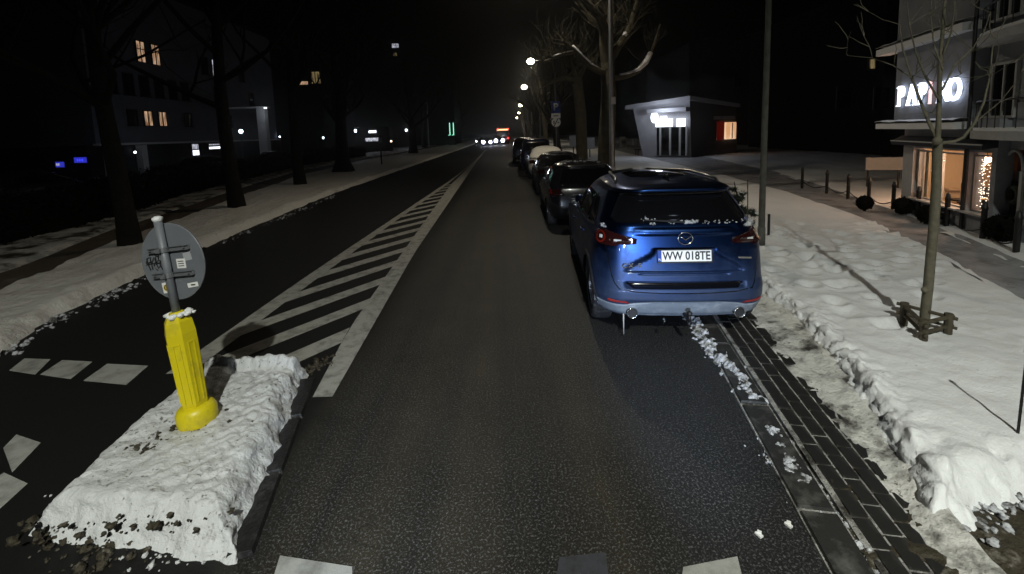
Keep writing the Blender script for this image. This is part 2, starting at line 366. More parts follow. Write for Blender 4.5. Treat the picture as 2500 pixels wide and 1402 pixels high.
def fbm(x, y, s, o=4): return noise.fractal(Vector((x * s, y * s, 1.7)), 1.0, 2.0, o)
def frame(o, x, y, z): return Matrix.Translation(Vector(o)) @ Matrix((Vector(x), Vector(y), Vector(z))).transposed().to_4x4()

# ================================================================ the setting
def smooth(a, b, x):
    t = min(1, max(0, (x - a) / (b - a))); return t * t * (3 - 2 * t)
def strip(name, lf, rf, Ys, n, zf, mat, sm=True):
    P = []
    for Y in Ys:
        a, b = lf(Y), rf(Y)
        P.append([Vector((a + (b - a) * j / n, Y, zf(a + (b - a) * j / n, Y, j / n, b - a))) for j in range(n + 1)])
    return structure(M().grid(P).build(name, mat, None, sm))
def poly(pts): return lambda Y: interp(Y, pts)
KERB = poly([(1.2, -4.8), (4.7, -5.59), (5.66, -5.97), (7.37, -6.22), (11.15, -6.57), (18.3, -6.93), (26.6, -6.82), (59, -6.3), (100, -5.9), (240, -5.5)])
PN = poly([(1.2, -6.4), (6.45, -7.53), (7.83, -7.98), (9.75, -8.63), (12.15, -9.05), (16.1, -9.99), (26.2, -12), (40, -13.), (59, -12.2), (240, -11)])
PF = poly([(1.2, -7.0), (7.2, -8.37), (8.6, -8.73), (10.95, -9.61), (13.6, -10.12), (20.2, -11.75), (29.6, -13.54), (45, -14.2), (60, -13.4), (240, -12)])
HG = poly([(1.2, -10.6), (9.75, -11.23), (13.2, -11.54), (17.9, -13.1), (24.6, -14.3), (36.5, -16.3), (53, -15.8), (240, -15)])
FOOT = poly([(1.2, 2.0), (2.19, 2.24), (2.59, 2.41), (2.93, 2.56), (3.53, 2.78), (4.6, 3.12), (5.88, 3.24), (9, 3.45), (20, 3.6), (60, 3.9), (240, 4.2)])
PRN = poly([(1.2, 5.2), (4.56, 5.49), (6.29, 6.31), (9.12, 7.39), (13.4, 8.31), (18.4, 8.9), (30, 9.8), (60, 12), (240, 20)])
PRF = poly([(1.2, 6.6), (5.9, 7.06), (6.82, 7.47), (9.8, 8.6), (14.86, 10.3), (19.1, 11.5), (25.4, 12.6), (40, 15), (240, 25)])

# ground to the horizon, under everything
gm = M(); gx = [-700, -60, -17, -5, 3, 25, 60, 700]; gy = [-60, -5, 10, 40, 120, 900]
gm.grid([[Vector((x, y, -.06)) for x in gx] for y in gy]); structure(gm.build('ground', 'ground'))
Yr = list(np.geomspace(1.2, 260, 60)); Yr = [-30, -12] + Yr
strip('road', lambda Y: KERB(max(Y, 1.2)) - .9, lambda Y: FOOT(max(Y, 1.2)) + .5, Yr, 12, lambda x, y, t, wd: 0., 'asphalt', False)
road = bpy.data.objects['road']

Yl = np.geomspace(1.6, 220, 300)
def z_verge(x, y, t, wd):
    e = (1 - t) * wd                               # metres from the kerb
    e += .10 * fbm(x, y, 2.1) + .05 * fbm(x, y, 7)
    z = .15 * smooth(.0, .22, e) + .035 * fbm(x, y, 1.5) * smooth(.1, .5, e) + .02 * fbm(x, y, 5) * smooth(.05, .3, e)
    z += .05 * math.exp(-((e - .32) / .18) ** 2) * (0.5 + fbm(x + 9, y, .9))
    return z - .02 if e > .0 else -.03
strip('snow_verge', lambda Y: PN(Y) - .02, lambda Y: KERB(Y) + .25 * 0 + .06, Yl, 60, z_verge, 'verge_snow')
strip('footpath', lambda Y: PF(Y) - .35, lambda Y: PN(Y) + .05, np.geomspace(1.6, 220, 120), 8, lambda x, y, t, wd: .085 + .015 * fbm(x, y, 3), 'path')
def z_far(x, y, t, wd):
    e = (1 - t) * wd
    return .04 + .10 * smooth(0, .3, e + .06 * fbm(x, y, 3)) + .05 * fbm(x, y, 1.3) + .02 * fbm(x, y, 5)
strip('snow_bank', lambda Y: HG(Y) - 3.0, lambda Y: PF(Y) - .28, np.geomspace(1.6, 220, 200), 40, z_far, 'patchy')

# right-hand snow field with its broken bank towards the parking strip
rnd = random.Random(3)
dents = [(rnd.uniform(3.0, 9), rnd.uniform(2.6, 20), rnd.uniform(.07, .13), rnd.uniform(.012, .035)) for _ in range(150)]
for k in range(26):                                    # a few lines of footprints
    x0, y0, a = rnd.uniform(3.8, 7), rnd.uniform(4, 12), rnd.uniform(-.5, 1.2)
    for q in range(9):
        s_ = .09 * (1 if q % 2 else -1)
        dents.append((x0 + math.sin(a) * q * .62 + math.cos(a) * s_, y0 + math.cos(a) * q * .62 - math.sin(a) * s_, .10, .06))
DN = np.array(dents)
def dent(x, y):
    d2 = (DN[:, 0] - x) ** 2 + (DN[:, 1] - y) ** 2
    return float(np.sum(-DN[:, 3] * np.exp(-d2 / DN[:, 2] ** 2) + .35 * DN[:, 3] * np.exp(-(np.sqrt(d2) - 1.5 * DN[:, 2]) ** 2 / (.5 * DN[:, 2]) ** 2)))
def z_field(x, y, t, wd):
    e = t * wd; e2 = (y - 2.12 - .28 * max(0, x - 2.3)) * .8          # distance from the bank's foot and from its near end
    e = min(e, e2)
    lump = .06 * fbm(x, y, 2.6) + .035 * fbm(x, y, 9)
    z = .21 * smooth(-.03, .20, e + lump) ** .85
    z += smooth(.05, .3, e) * (.03 * fbm(x, y, 1.1) + .012 * fbm(x, y, 4.5)) + .035 * math.exp(-((e - .16) / .10) ** 2) * (.7 + 1.4 * fbm(x, y, 5))
    z += .02 * math.exp(-((e - .1) / .12) ** 2) * fbm(x, y, 22, 2)
    if .2 < e: z += dent(x, y) * smooth(.2, .5, e)
    return z - .035
U = (np.linspace(0, 1, 110) ** 1.9)
Yf = np.concatenate([np.linspace(2.1, 9, 250), np.geomspace(9.05, 220, 90)])
P = []
for Y in Yf:
    a, b = FOOT(Y) - .05, PRN(Y) + .1
    row = []
    for u in U:
        x = a + (b - a) * u; z = z_field(x, Y, u, b - a); k_ = (1 - smooth(.25, .5, u * (b - a))) if Y < 12 else 0
        if Y < 2.9: k_ = max(k_, 1 - smooth(.08, .30, (Y - 2.12 - .28 * max(0, x - 2.3)) * .8)) * .8
        q_ = Vector((x * 8, Y * 8, z * 15)); row.append(Vector((x + k_ * (.034 * noise.noise(q_) + .024 * noise.noise(q_ * 2.9)), Y + k_ * (.034 * noise.noise(q_ + Vector((7, 1, 4))) + .024 * noise.noise(q_ * 2.9 + Vector((3, 8, 2)))), z + k_ * .02 * noise.noise(q_ * 1.7 + Vector((1, 5, 9))))))
    P.append(row)
structure(M().grid(P).build('snow_field', 'snow', None, True))
strip('pavement', lambda Y: PRN(Y) + .0, lambda Y: PRF(Y) + .1, np.geomspace(1.6, 220, 160), 14, lambda x, y, t, wd: .12 + .03 * fbm(x, y, 2) + .05 * smooth(.4, .5, abs(t - .5)), 'trodden')
strip('snow_strip', lambda Y: PRF(Y), lambda Y: PRF(Y) + 9, np.geomspace(1.6, 220, 160), 40, lambda x, y, t, wd: .13 + .05 * smooth(0, .4, t * wd) + .05 * fbm(x, y, 1.3) + .015 * fbm(x, y, 5), 'snow')

# parking strip: flat kerb slabs, block paving, dirty snow
BA, BB = Vector((2.66, 5.2, 0)), Vector((1.857, 1.25, 0)); bd = (BA - BB).normalized(); bn = Vector((bd.y, -bd.x, 0))
Lb = (BA - BB).length + 3.5
bed = M().hexa([BB - bn * .235 + Vector((0, 0, -.02)), BB + bn * .235 + Vector((0, 0, -.02)), BB + bd * Lb + bn * .235 + Vector((0, 0, -.02)), BB + bd * Lb - bn * .235 + Vector((0, 0, -.02))],
               [BB - bn * .235 + Vector((0, 0, .024)), BB + bn * .235 + Vector((0, 0, .024)), BB + bd * Lb + bn * .235 + Vector((0, 0, .024)), BB + bd * Lb - bn * .235 + Vector((0, 0, .024))])
bed = structure(bed.build('block_paving', 'dirty_snow'))
bm_ = M(); hx, hy = .092, .0465
bm_.hexa([(-hx, -hy, 0), (hx, -hy, 0), (hx, hy, 0), (-hx, hy, 0)], [(-hx + .004, -hy + .004, .03), (hx - .004, -hy + .004, .03), (hx - .004, hy - .004, .03), (-hx + .004, hy - .004, .03)])
brick_me = bm_.mesh('brick'); brick_me.materials.append(MT['brick'])
ang = math.atan2(bd.y, bd.x); rb = random.Random(5)
for c in range(4):
    k = 0
    while k * .196 < Lb - .2:
        p = BB + bd * (k * .196 + .1 + (c % 2) * .098) + bn * ((c - 1.5) * .104)
        k += 1
        inst(brick_me, 'brick', bed, (p.x, p.y, .004 + rb.uniform(-.003, .004)), (rb.uniform(-.02, .02), rb.uniform(-.015, .015), ang + rb.uniform(-.02, .02)))
def slab_line(parent, a, d, n, count, length, w0, w1, z0, z1, mat, name, gap=.012):
    for k in range(count):
        p = a + d * (k * length + gap); q = a + d * ((k + 1) * length - gap); r = rb.uniform(-.006, .006)
        lo = Vector((0, 0, z0)); hi = Vector((0, 0, z1 + r)); i_ = .01
        M().hexa([p + n * w0 + lo, p + n * w1 + lo, q + n * w1 + lo, q + n * w0 + lo],
                 [p + n * (w0 + i_) + d * i_ + hi, p + n * (w1 - i_) + d * i_ + hi, q + n * (w1 - i_) - d * i_ + hi, q + n * (w0 + i_) - d * i_ + hi]).build(name, mat, parent)
ks = structure(M().hexa([BB + bn * -.47 + Vector((0, 0, -.03)), BB + bn * -.245 + Vector((0, 0, -.03)), BB + bd * Lb + bn * -.245 + Vector((0, 0, -.03)), BB + bd * Lb + bn * -.47 + Vector((0, 0, -.03))],
                        [BB + bn * -.465 + Vector((0, 0, .012)), BB + bn * -.25 + Vector((0, 0, .012)), BB + bd * Lb + bn * -.25 + Vector((0, 0, .012)), BB + bd * Lb + bn * -.465 + Vector((0, 0, .012))]).build('kerb_line', 'dirty_snow'))
slab_line(ks, BB, bd, bn, 8, 1.0, -.46, -.26, 0, .03, 'kerb', 'kerb_stone')
def z_ds(x, y, t, wd): return max(.004, .012 + .028 * smooth(0, .35, t) + .045 * smooth(.3, 1, t) + .022 * fbm(x, y, 5) + .012 * fbm(x, y, 18))
strip('packed_snow', lambda Y: min((BB + bd * ((Y - BB.y) / bd.y)).x + .03 + .05 * fbm(2.2, Y, 2.4), FOOT(Y) - .05) if Y < 9 else FOOT(Y) - .5, lambda Y: FOOT(Y) + .1, np.linspace(1.5, 14, 260), 24, z_ds, 'packed')
strip('leaf_ground', lambda Y: FOOT(Y) - .45, lambda Y: FOOT(Y) + 1.6, np.linspace(1.2, 2.6, 40), 40, lambda x, y, t, wd: .022 + .03 * fbm(x, y, 6) + .02 * fbm(x, y, 18), 'leaf_litter')

# snow and ice crumbs in the gutter, along the kerbs and round the island
def crumbs(name, mat, items, label, cat='snow'):
    m = M()
    for i, (p, r) in enumerate(items):
        m.blob(p, r, seed=i * .37, n=8, m=6, amp=1.2, sz=.7)
    return tag(m.build(name, mat, None, True), label, cat, None, 'stuff')
rc = random.Random(11)
def along(pts, n, spread, r0, r1, z=0.0, gate=None):
    out = []; W_ = [G(a, b) for a, b in pts]
    for _ in range(n):
        i = rc.randrange(len(W_) - 1); t = rc.random(); p = W_[i].lerp(W_[i + 1], t)
        if gate is not None and fbm(p.x, p.y, gate[0]) < gate[1]: continue
        p = p + Vector((rc.gauss(0, spread), rc.gauss(0, spread), 0)); r = r0 + (r1 - r0) * rc.random() ** 2.5
        out.append(((p.x, p.y, z + r * .35), r))
    return out
it = along([(1690, 770), (1735, 850), (1800, 930), (1858, 990)], 260, .055, .004, .022) + along([(1868, 1050), (1915, 1085)], 40, .04, .004, .02) \
    + along([(1945, 1165), (2010, 1235), (2090, 1320), (2140, 1390)], 260, .06, .004, .018) + along([(1860, 1110), (1920, 1150)], 25, .04, .004, .014)
def ridge(name, pxs, hw, h, label, mat='crumb', gate=-.1, sc1=7., n=220, w_=26):
    W_ = [G(a, b) for a, b in pxs]; L_ = [0.]
    for i in range(1, len(W_)): L_.append(L_[-1] + (W_[i] - W_[i - 1]).length)
    P = []
    for i in range(n + 1):
        s = L_[-1] * i / n; x = float(np.interp(s, L_, [q.x for q in W_])); y = float(np.interp(s, L_, [q.y for q in W_])); k = min(len(W_) - 2, max(0, int(np.searchsorted(L_, s)) - 1)); d = (W_[k + 1] - W_[k]).normalized(); nn = Vector((d.y, -d.x, 0)); row = []
        wob = .35 * hw * fbm(s, 3.1, 2.5); hs = smooth(gate, gate + .25, fbm(s, 7.7, 1.9)) * smooth(0, .05, s) * smooth(0, .05, L_[-1] - s)
        for j in range(w_ + 1):
            t = -1 + 2 * j / w_; p = Vector((x, y, 0)) + nn * (t * hw + wob)
            e = 1 - abs(t) + .5 * fbm(p.x, p.y, sc1) + .25 * fbm(p.x, p.y, 24)
            z = h * hs * smooth(.25, .95, e) * (.75 + .5 * fbm(p.x, p.y, 9) + .35 * fbm(p.x, p.y, 33)) - .004
            row.append(Vector((p.x + .012 * nz(p.x, p.y, 2, 30), p.y + .012 * nz(p.x, p.y, 8, 30), z)))
        P.append(row)
    return tag(M().grid(P).build(name, mat, None, True), label, 'snow', None, 'stuff')
ridge('gutter_ridge', [(1668, 735), (1690, 780), (1735, 850), (1800, 930), (1858, 990)], .12, .075, 'ridge of broken frozen snow in the gutter just behind the blue car', gate=-.45)
ridge('gutter_slush', [(1868, 1040), (1900, 1075), (1935, 1150), (2010, 1235), (2090, 1320), (2150, 1400)], .11, .05, 'lumpy grey slush along the gutter at the bottom right', gate=-.2)
crumbs('gutter_snow', 'crumb', it, 'broken grey snow and ice crumbs lying along the gutter behind the blue car')
it = along([(1850, 700), (1990, 800), (2100, 940), (2180, 1060), (2230, 1150), (2310, 1290)], 300, .05, .004, .02, .02) + along([(2310, 1290), (2400, 1250), (2500, 1200)], 120, .06, .006, .028, .02)
crumbs('bank_crumbs', 'crumb', it, 'small snow lumps fallen along the foot of the right snow bank')
it = along([(0, 870), (130, 785), (265, 725), (340, 685), (480, 620), (600, 568), (700, 528), (820, 478)], 700, .08, .006, .03, .0, (1.1, -.15))
crumbs('kerb_crumbs', 'crumb', it, 'dirty ploughed snow lumps along the left kerb')

# ---- traffic island
TL, TR, BR, BL = Vector((-2.86, 4.05, 0)), Vector((-1.93, 3.98, 0)), Vector((-1.53, 2.18, 0)), Vector((-2.76, 2.38, 0))
isl = structure(M().hexa([BL, BR, TR, TL], [q + Vector((0, 0, .09)) for q in (BL + Vector((.05, .05, 0)), BR + Vector((-.05, .05, 0)), TR + Vector((-.05, -.05, 0)), TL + Vector((.05, -.05, 0)))]).build('traffic_island', 'wetkerb'))
def isl_pt(s, t): return BL.lerp(BR, s).lerp(TL.lerp(TR, s), t)
P = []; NU, NV = 150, 110
for i in range(NU + 1):
    row = []
    for j in range(NV + 1):
        s, t = -.07 + 1.14 * j / NV, -.10 + 1.18 * i / NU
        p = isl_pt(s, t); wx, ly = 1.12, 1.75
        e = min(s * wx, (1 - s) * wx + .0, t * ly, (1 - t) * ly)
        e += .045 * fbm(p.x, p.y, 2.0) + .008 * fbm(p.x, p.y, 11)
        z = .205 * smooth(-.05, .13, e) ** .7
        rip = math.sin(p.y * 62 + 5 * fbm(p.x, p.y, 4) + 2.5 * math.sin(p.x * 40)) * smooth(.35, .75, s + .2 * fbm(p.x, p.y, 2))
        z += smooth(.03, .15, e) * (.018 * fbm(p.x, p.y, 4) + .010 * fbm(p.x, p.y, 15) + .0055 * rip)
        if t > .82: z -= .05 * smooth(.82, .86, t) * (1 - smooth(.90, .94, t)) * smooth(.3, .4, s)
        z += .05 * smooth(.905, .925, t) * smooth(.02, .08, e) * (1 + .6 * fbm(p.x, p.y, 14))
        k_ = 1 - smooth(.12, .3, e); q_ = Vector((p.x * 9, p.y * 9, z * 16))
        dx_, dy_ = .026 * noise.noise(q_) + .012 * noise.noise(q_ * 2.7), .026 * noise.noise(q_ + Vector((5, 3, 1))) + .012 * noise.noise(q_ * 2.7 + Vector((9, 2, 4)))
        row.append(Vector((p.x + dx_ * k_, p.y + dy_ * k_, z - .004)))
    P.append(row)
io = M().grid(P).build('snow_cover', 'island_snow', isl, True)
# kerb stones along the island's right flank
kd = (TR - BR).normalized(); kn = Vector((kd.y, -kd.x, 0))
slab_line(isl, BR - kd * .05, kd, kn, 3, .60, -.02, .12, 0, .03, 'wetkerb', 'kerb_stone')
it = along([(120, 1225), (230, 1265), (330, 1310), (420, 1350), (520, 1330), (575, 1270)], 150, .05, .004, .018) + along([(600, 1210), (650, 1120), (690, 1040)], 26, .035, .01, .035)
crumbs('island_crumbs', 'island_snow', it, 'crumbled snow heaped round the near end of the traffic island')
it = along([(760, 905), (800, 880)], 60, .05, .008, .03) + along([(120, 1290), (220, 1340), (300, 1380)], 120, .07, .006, .03)
it += [((bx_ + rc.gauss(0, .10) , by_ + rc.gauss(0, .05), .186 + rc.random() * .008), .004 + .014 * rc.random() ** 2) for bx_, by_, n_ in ((-2.24, 2.98, 90), (-2.33, 2.86, 50), (-2.46, 2.80, 30), (-2.15, 3.02, 30)) for _ in range(n_)]
it += [((isl_pt(rc.random(), -.03).x, isl_pt(.5, -.035 + .05 * rc.random()).y, .05 + .12 * rc.random()), .006 + .015 * rc.random() ** 2) for _ in range(60)]
crumbs('leaf_dirt', 'leaf_litter', it, 'dark wet leaves and grit lying beside the snowy traffic island', 'dirt')

# ---- painted markings (sheets 4 mm over the road)
def mark(name, pts, mat='paint', z=.004):
    n = len(pts); v = [Vector((p[0], p[1], z)) for p in pts]
    return M().add(v, [tuple(range(n))]).build(name, mat, road)
def ln(pts): return lambda Y: interp(Y, pts)
RO = ln([(3.6, -1.53), (8.2, -1.73), (36.6, -2.09), (60, -2.2)]); RI = ln([(3.6, -1.70), (4.97, -1.85), (7.45, -1.94), (11.0, -2.06), (19.7, -2.33), (36.6, -2.26), (60, -2.35)])
LO = ln([(4.1, -3.32), (7.1, -3.24), (21.7, -2.58), (36.6, -2.27)]); LI = ln([(4.1, -3.08), (6.3, -3.03), (11, -2.88), (19.7, -2.5), (36, -2.265)])
for a, b, y0, y1, nm in ((RI, RO, 3.62, 60, 'edge_line'), (LO, LI, 4.1, 36, 'edge_line')):
    ys = list(np.geomspace(y0, y1, 24))
    v = [Vector((a(y), y, .004)) for y in ys] + [Vector((b(y), y, .004)) for y in ys]; n = len(ys)
    M().add(v, [(i, n + i, n + i + 1, i + 1) for i in range(n - 1)]).build(nm, 'paint', road)
for k in range(17):
    yc = 4.82 + .93 * k; hw = .19
    def cross(fn, y0):                                # where the diagonal from (RI(y0), y0) meets a line
        x0 = RI(y0); lo, hi = 0, 4.0
        for _ in range(40):
            mid = (lo + hi) / 2
            if x0 - mid > fn(y0 - 1.38 * mid): lo = mid
            else: hi = mid
        return (x0 - lo, y0 - 1.38 * lo)
    a, b = (RI(yc - hw), yc - hw), (RI(yc + hw), yc + hw); c, d = cross(LI, yc + hw), cross(LI, yc - hw)
    if d[1] < 4.08: d = (d[0] + (4.08 - d[1]) / 1.38, 4.08)
    if c[1] < 4.08: c = (c[0] + (4.08 - c[1]) / 1.38, 4.08)
    mark('hatch_stripe', [a, b, c, d], 'paint', .005)
def gm_(pts): return [(G(a, b).x, G(a, b).y) for a, b in pts]
for q in ([(22, 906), (60, 876), (124, 878), (86, 916)], [(97, 916), (152, 880), (226, 884), (172, 927)], [(203, 931), (262, 889), (362, 894), (308, 941)],
          [(8, 1095), (40, 1062), (100, 1082), (30, 1155)], [(-40, 1185), (10, 1155), (68, 1182), (-20, 1262)],
          [(658, 1440), (684, 1358), (860, 1385), (860, 1450)], [(1660, 1450), (1668, 1386), (1800, 1360), (1822, 1450)]):
    mark('crossing_block', gm_(q), 'zebra', .004)
mark('crossing_block', gm_([(1352, 1450), (1366, 1362), (1478, 1350), (1492, 1450)]), 'faint_block', .004)  # faint blue-grey block on the road, set between the white blocks

# ================================================================ cars
class Shell:
    """A car body as horizontal plan outlines lofted upwards; features are laid on it by (x, z) at the rear or (y, z) on the flank."""
    def __init__(s, rear, front, half, rx=.36, ry=.42, bow=.09, disp=None):
        s.rear, s.front, s.half, s.rx, s.ry, s.bow, s.disp = rear, front, half, rx, ry, bow, disp
        s.cache = {}
    def outline(s, z, nr=26, nc=12, ns=40, nf=16):
        key = (round(z, 4), nr)
        if key in s.cache: return s.cache[key]
        yr, yf, w = interp(z, s.rear), interp(z, s.front), interp(z, s.half)
        rx = min(s.rx, .62 * w); ry = min(s.ry, .3 * (yf - yr)); fx = min(.5, .7 * w); fy = min(.7, .35 * (yf - yr)); p = []
        b = s.bow * (w / .9) ** 2
        for i in range(nr):
            x = (w - rx) * i / nr; y = yr + b * (x / w) ** 2
            if s.disp: y += s.disp(x, z)
            p.append((x, y))
        y1 = yr + b * ((w - rx) / w) ** 2
        for i in range(nc):
            t = math.pi / 2 * i / nc; p.append((w - rx + rx * math.sin(t), y1 + ry * (1 - math.cos(t))))
        y2 = yf - fy
        for i in range(ns):
            q = i / ns; y = y1 + ry + (y2 - y1 - ry) * q; p.append((w + .018 * math.sin(math.pi * q) * min(1, w), y))
        for i in range(nf + 1):
            t = math.pi / 2 * i / nf; p.append((w - fx + fx * math.cos(t), y2 + fy * math.sin(t) * .8))
        p.append(((w - fx) * .5, yf - fy * .06)); p.append((0, yf))
        s.cache[key] = p; return p
    def at_x(s, x, z, off=0):                      # rear point, x by arc length beyond the corner
        p = s.outline(z); sg = 1 if x >= 0 else -1; a = abs(x); acc = 0
        for i in range(len(p) - 1):
            l = math.hypot(p[i + 1][0] - p[i][0], p[i + 1][1] - p[i][1])
            if acc + l >= a or i == len(p) - 2:
                t = (a - acc) / l if l else 0
                q = (p[i][0] + (p[i + 1][0] - p[i][0]) * t, p[i][1] + (p[i + 1][1] - p[i][1]) * t)
                nx, ny = (p[i + 1][1] - p[i][1]) / l, -(p[i + 1][0] - p[i][0]) / l
                return Vector((sg * (q[0] + nx * off), q[1] + ny * off, z))
            acc += l
    def at_y(s, y, z, off=0, sg=1):                # flank point
        p = s.outline(z)
        for i in range(26, len(p) - 1):
            if p[i][1] <= y <= p[i + 1][1] + 1e-9:
                t = (y - p[i][1]) / max(1e-9, p[i + 1][1] - p[i][1]); x = p[i][0] + (p[i + 1][0] - p[i][0]) * t
                return Vector((sg * (x + off), y, z))
        return Vector((sg * (p[26][0] + off), y, z))
def inside_rows(polyg, nz_, ns_):
    """rows of (a, z) samples filling a polygon that is cut once by each horizontal line"""
    zs = [q[1] for q in polyg]; z0, z1 = min(zs), max(zs); rows = []; n = len(polyg)
    for i in range(nz_ + 1):
        z = z0 + (z1 - z0) * (i / nz_); z = min(max(z, z0 + 1e-5), z1 - 1e-5); xs = []
        for k in range(n):
            (x0, a), (x1, b) = polyg[k], polyg[(k + 1) % n]
            if (a - z) * (b - z) < 0: xs.append(x0 + (x1 - x0) * (z - a) / (b - a))
        if len(xs) >= 2: rows.append([(min(xs) + (max(xs) - min(xs)) * j / ns_, z) for j in range(ns_ + 1)])
    return rows
def patch(fn, polyg, off, nz_=8, ns_=10, thick=.004):
    rows = inside_rows(polyg, nz_, ns_); m = M()
    m.grid([[fn(a, z, off) for a, z in r] for r in rows])
    # edge skirt back to the body
    rim = [(0, j) for j in range(ns_ + 1)] + [(i, ns_) for i in range(1, len(rows))] + [(len(rows) - 1, j) for j in range(ns_ - 1, -1, -1)] + [(i, 0) for i in range(len(rows) - 2, 0, -1)]
    o = len(m.v)
    m.v += [tuple(fn(*rows[i][j], off - thick - .004)) for i, j in rim]
    ix = [i * (ns_ + 1) + j for i, j in rim]; n = len(rim)
    m.f += [(ix[k], ix[(k + 1) % n], o + (k + 1) % n, o + k) for k in range(n)]
    return m
def ribbon(fn, line, width, off):
    """thin strip along a polyline in the (a, z) plane"""
    P = []
    for i, (a, z) in enumerate(line):
        p, q = line[max(0, i - 1)], line[min(len(line) - 1, i + 1)]; dx, dz = q[0] - p[0], q[1] - p[1]; l = math.hypot(dx, dz) or 1
        nx, nz2 = -dz / l * width / 2, dx / l * width / 2
        P.append([fn(a + nx, z + nz2, off), fn(a - nx, z - nz2, off)])
    return M().grid(P)
def wheel(parent, x, y, r, wd, sg, spokes=10):
    e = bpy.data.objects.new('wheel', None); COL.objects.link(e); e.parent = parent; e.location = (x, y, r); e.empty_display_size = .1
    mt = Matrix.Rotation(R(90) * sg, 3, 'Y')
    h = wd / 2
    prof = [(r * .66, -h * .9), (r * .80, -h), (r * .95, -h * .92), (r * .99, -h * .7), (r, -h * .3), (r, h * .3), (r * .99, h * .7), (r * .95, h * .92), (r * .80, h), (r * .66, h * .9)]
    M().lathe(prof, 28, mt, False).build('tyre', 'rubber', e, True)
    rim = M().lathe([(r * .67, -h * .9), (r * .67, h * .82), (r * .62, h * .82), (r * .60, h * .3)], 28, mt, False)
    rim.lathe([(.001, h * .35), (r * .61, h * .28)], 24, mt, False)
    for k in range(spokes):
        a = 2 * math.pi * k / spokes; rot = mt @ Matrix.Rotation(a, 3, 'Z')
        rim.box(rot @ Vector((r * .36, 0, h * .62)), (r * .56, r * .075, h * .25), rot)
    rim.lathe([(r * .12, h * .4), (r * .12, h * .8), (.001, h * .8)], 14, mt, False)
    rim.build('rim', 'alloy', e)
    return e

